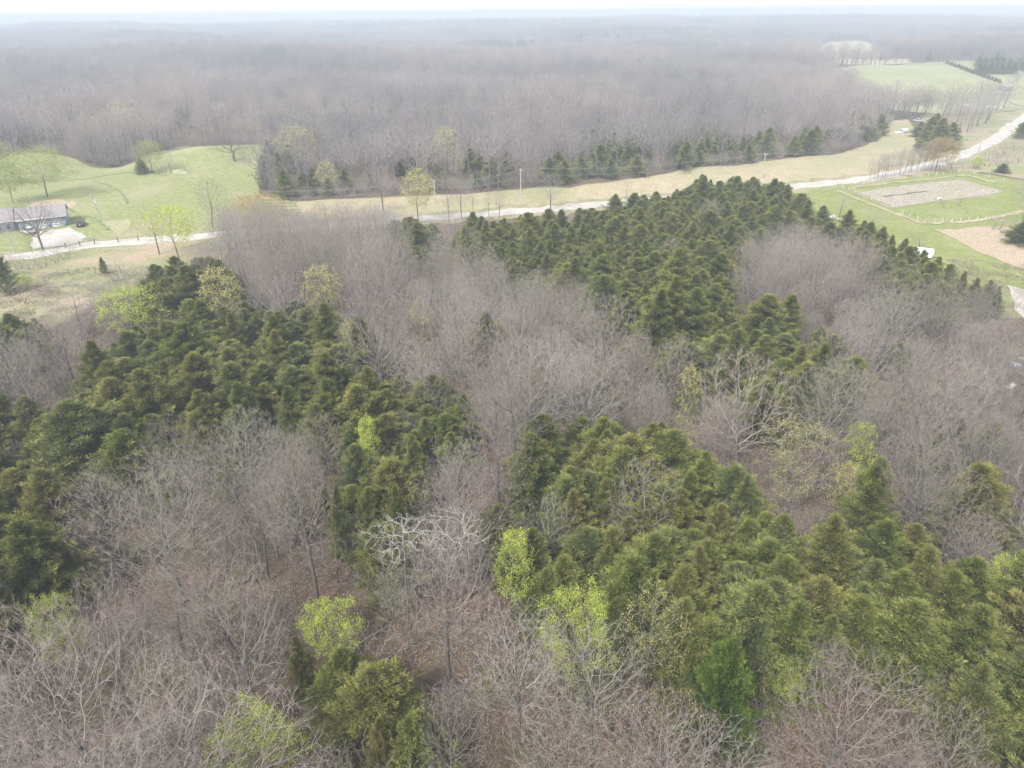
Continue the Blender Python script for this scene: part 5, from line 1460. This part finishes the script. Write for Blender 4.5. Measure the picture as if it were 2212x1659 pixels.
G_TRACK = ground_mat('track_grass', [(0.15, 0.19, 0.075), (0.18, 0.21, 0.09), (0.22, 0.23, 0.11)], (0.24, 0.23, 0.13), 0.6, 0.5, 0.1, 3.0)
ribbon('tyre_track', [(120, 392), (180, 388), (240, 378), (300, 372), (360, 380)], 0.9, G_TRACK, 'faint track worn across the upper pasture', 0.16, 3.0, 0.3)
ribbon('tyre_track', [(138, 446), (160, 460), (185, 468), (210, 477), (232, 497)], 0.8, G_TRACK, 'faint curving ditch line right of the garage', 0.16, 2.5, 0.3)
ribbon('tyre_track', [(200, 392), (235, 402), (262, 418), (275, 440)], 0.8, G_TRACK, 'faint track curving down the pasture', 0.16, 3.0, 0.3)
# furrows in the tilled plot
PX = [at1(*p) for p in [(1845, 419), (2078, 390), (2170, 415), (1925, 450)]]
A_, B_, C_, D_ = [np.array(p) for p in PX]
V_, F_, o_ = [], [], 0
for k in range(15):
    t_ = (k + 0.7) / 16.5
    p0 = A_ + (D_ - A_) * t_; p1 = B_ + (C_ - B_) * t_
    n_ = 24; s_ = np.linspace(0.02, 0.97, n_)[:, None]
    X = p0 + (p1 - p0) * s_; X[:, 2] = terr(X[:, 0], X[:, 1]) + 0.17; X[:, :2] += RNG.normal(0, 0.05, (n_, 2))
    dr = unit((D_ - A_)[:2]) * 0.3
    L_ = X.copy(); L_[:, :2] -= dr; R_ = X.copy(); R_[:, :2] += dr; T_ = X.copy(); T_[:, 2] += 0.26 + RNG.uniform(0, 0.08, n_)
    V_.append(np.stack([L_, T_, R_], 1).reshape(-1, 3)); i_ = np.arange(n_ - 1) * 3 + o_
    F_.append(np.concatenate([np.stack([i_, i_ + 3, i_ + 4, i_ + 1], 1), np.stack([i_ + 1, i_ + 4, i_ + 5, i_ + 2], 1)])); o_ += n_ * 3
tag(add('garden_rows', mesh_np('garden_rows', np.vstack(V_), F_, [G_SOIL])), 'raised soil rows in the tilled garden plot', kind='structure')
for k, (a, b_) in enumerate([((700, 662), (935, 640)), ((945, 630), (1170, 606))]):
    P0 = np.array(at1(zU(a[0]), zV(a[1]))); P1 = np.array(at1(zU(b_[0]), zV(b_[1])))
    v, f = tubes(np.array([P0 + [0, 0, .45]]), np.array([P1 + [0, 0, .45]]), np.array([.16]), np.array([.16]), 4)
    tag(add('garden_row_cover', mesh_np('garden_row_cover', v, [f], [M_OLD])), ['left dark plastic strip on the tilled garden', 'right dark plastic strip on the tilled garden'][k], 'garden cover')
for k, (a, b_) in enumerate([(1345, 770), (1515, 757), (1025, 862), (1590, 842), (1232, 868)]):
    place_bt(zU(a), zV(b_), zV(b_) - [19, 18, 12, 12, 9][k], 14, DARKB[1] if k < 2 else BARE[6], 'orchard_tree', ['left dark fruit tree inside the garden fence', 'right dark fruit tree inside the garden fence', 'tiny fruit tree at the near left of the garden', 'tiny fruit tree at the near right of the garden', 'tiny fruit tree amid tan weeds in the garden'][k], 'fruit tree')
x, y, z = at1(zU(1300), zV(692))
e = bpy.data.objects.new('garden_bench', None); COL.objects.link(e); e.location = (x, y, z + 0.1); e.rotation_euler = (0, 0, 0.2); tag(e, 'small white bench at the edge of the tilled garden', 'bench')
part_boxes('seat', [(-0.8, 0.8, -0.22, 0.22, 0.42, 0.48)], M_TRIM, e); part_boxes('backrest', [(-0.8, 0.8, 0.2, 0.25, 0.5, 0.9)], M_TRIM, e)
for sx in (-0.7, 0.7): part_boxes('leg', [(sx - 0.05, sx + 0.05, -0.2, 0.2, 0, 0.417)], M_TRIM, e)
x, y, z = at1(186, 524)
e = bpy.data.objects.new('road_sign', None); COL.objects.link(e); e.location = (x, y, z); e.rotation_euler = (0, 0, 0.1); tag(e, 'small white roadside sign board beside the drive', 'sign')
part_boxes('board', [(-0.35, 0.35, -0.03, 0.03, 0.9, 1.8)], M_TRIM, e)
for sx in (-0.25, 0.25): part_boxes('post', [(sx - 0.04, sx + 0.04, -0.02, 0.02, -0.1, 0.897)], M_TRIM, e)

# ------------------------------------------------------------------ haze
def haze_build(nt, out):
    v_ = N(nt, 'ShaderNodeVolumePrincipled')
    v_.inputs['Color'].default_value = (0.80, 0.89, 1.0, 1)
    v_.inputs['Density'].default_value = 0.00068
    v_.inputs['Anisotropy'].default_value = 0.0
    nt.links.new(v_.outputs[0], out.inputs['Volume'])
hm = mat('haze_air', haze_build)
zt = 54.0; zb = -60.0; hx = 27500.0
hv = np.array([(sx * hx, yy, zz) for zz in (zb, zt) for (sx, yy) in ((-1, -4500), (1, -4500), (1, 27500), (-1, 27500))])
hf = np.array([[0, 3, 2, 1], [4, 5, 6, 7], [0, 1, 5, 4], [1, 2, 6, 5], [2, 3, 7, 6], [3, 0, 4, 7]])
tag(add('haze', mesh_np('haze', hv, [hf], [hm])), kind='stuff')
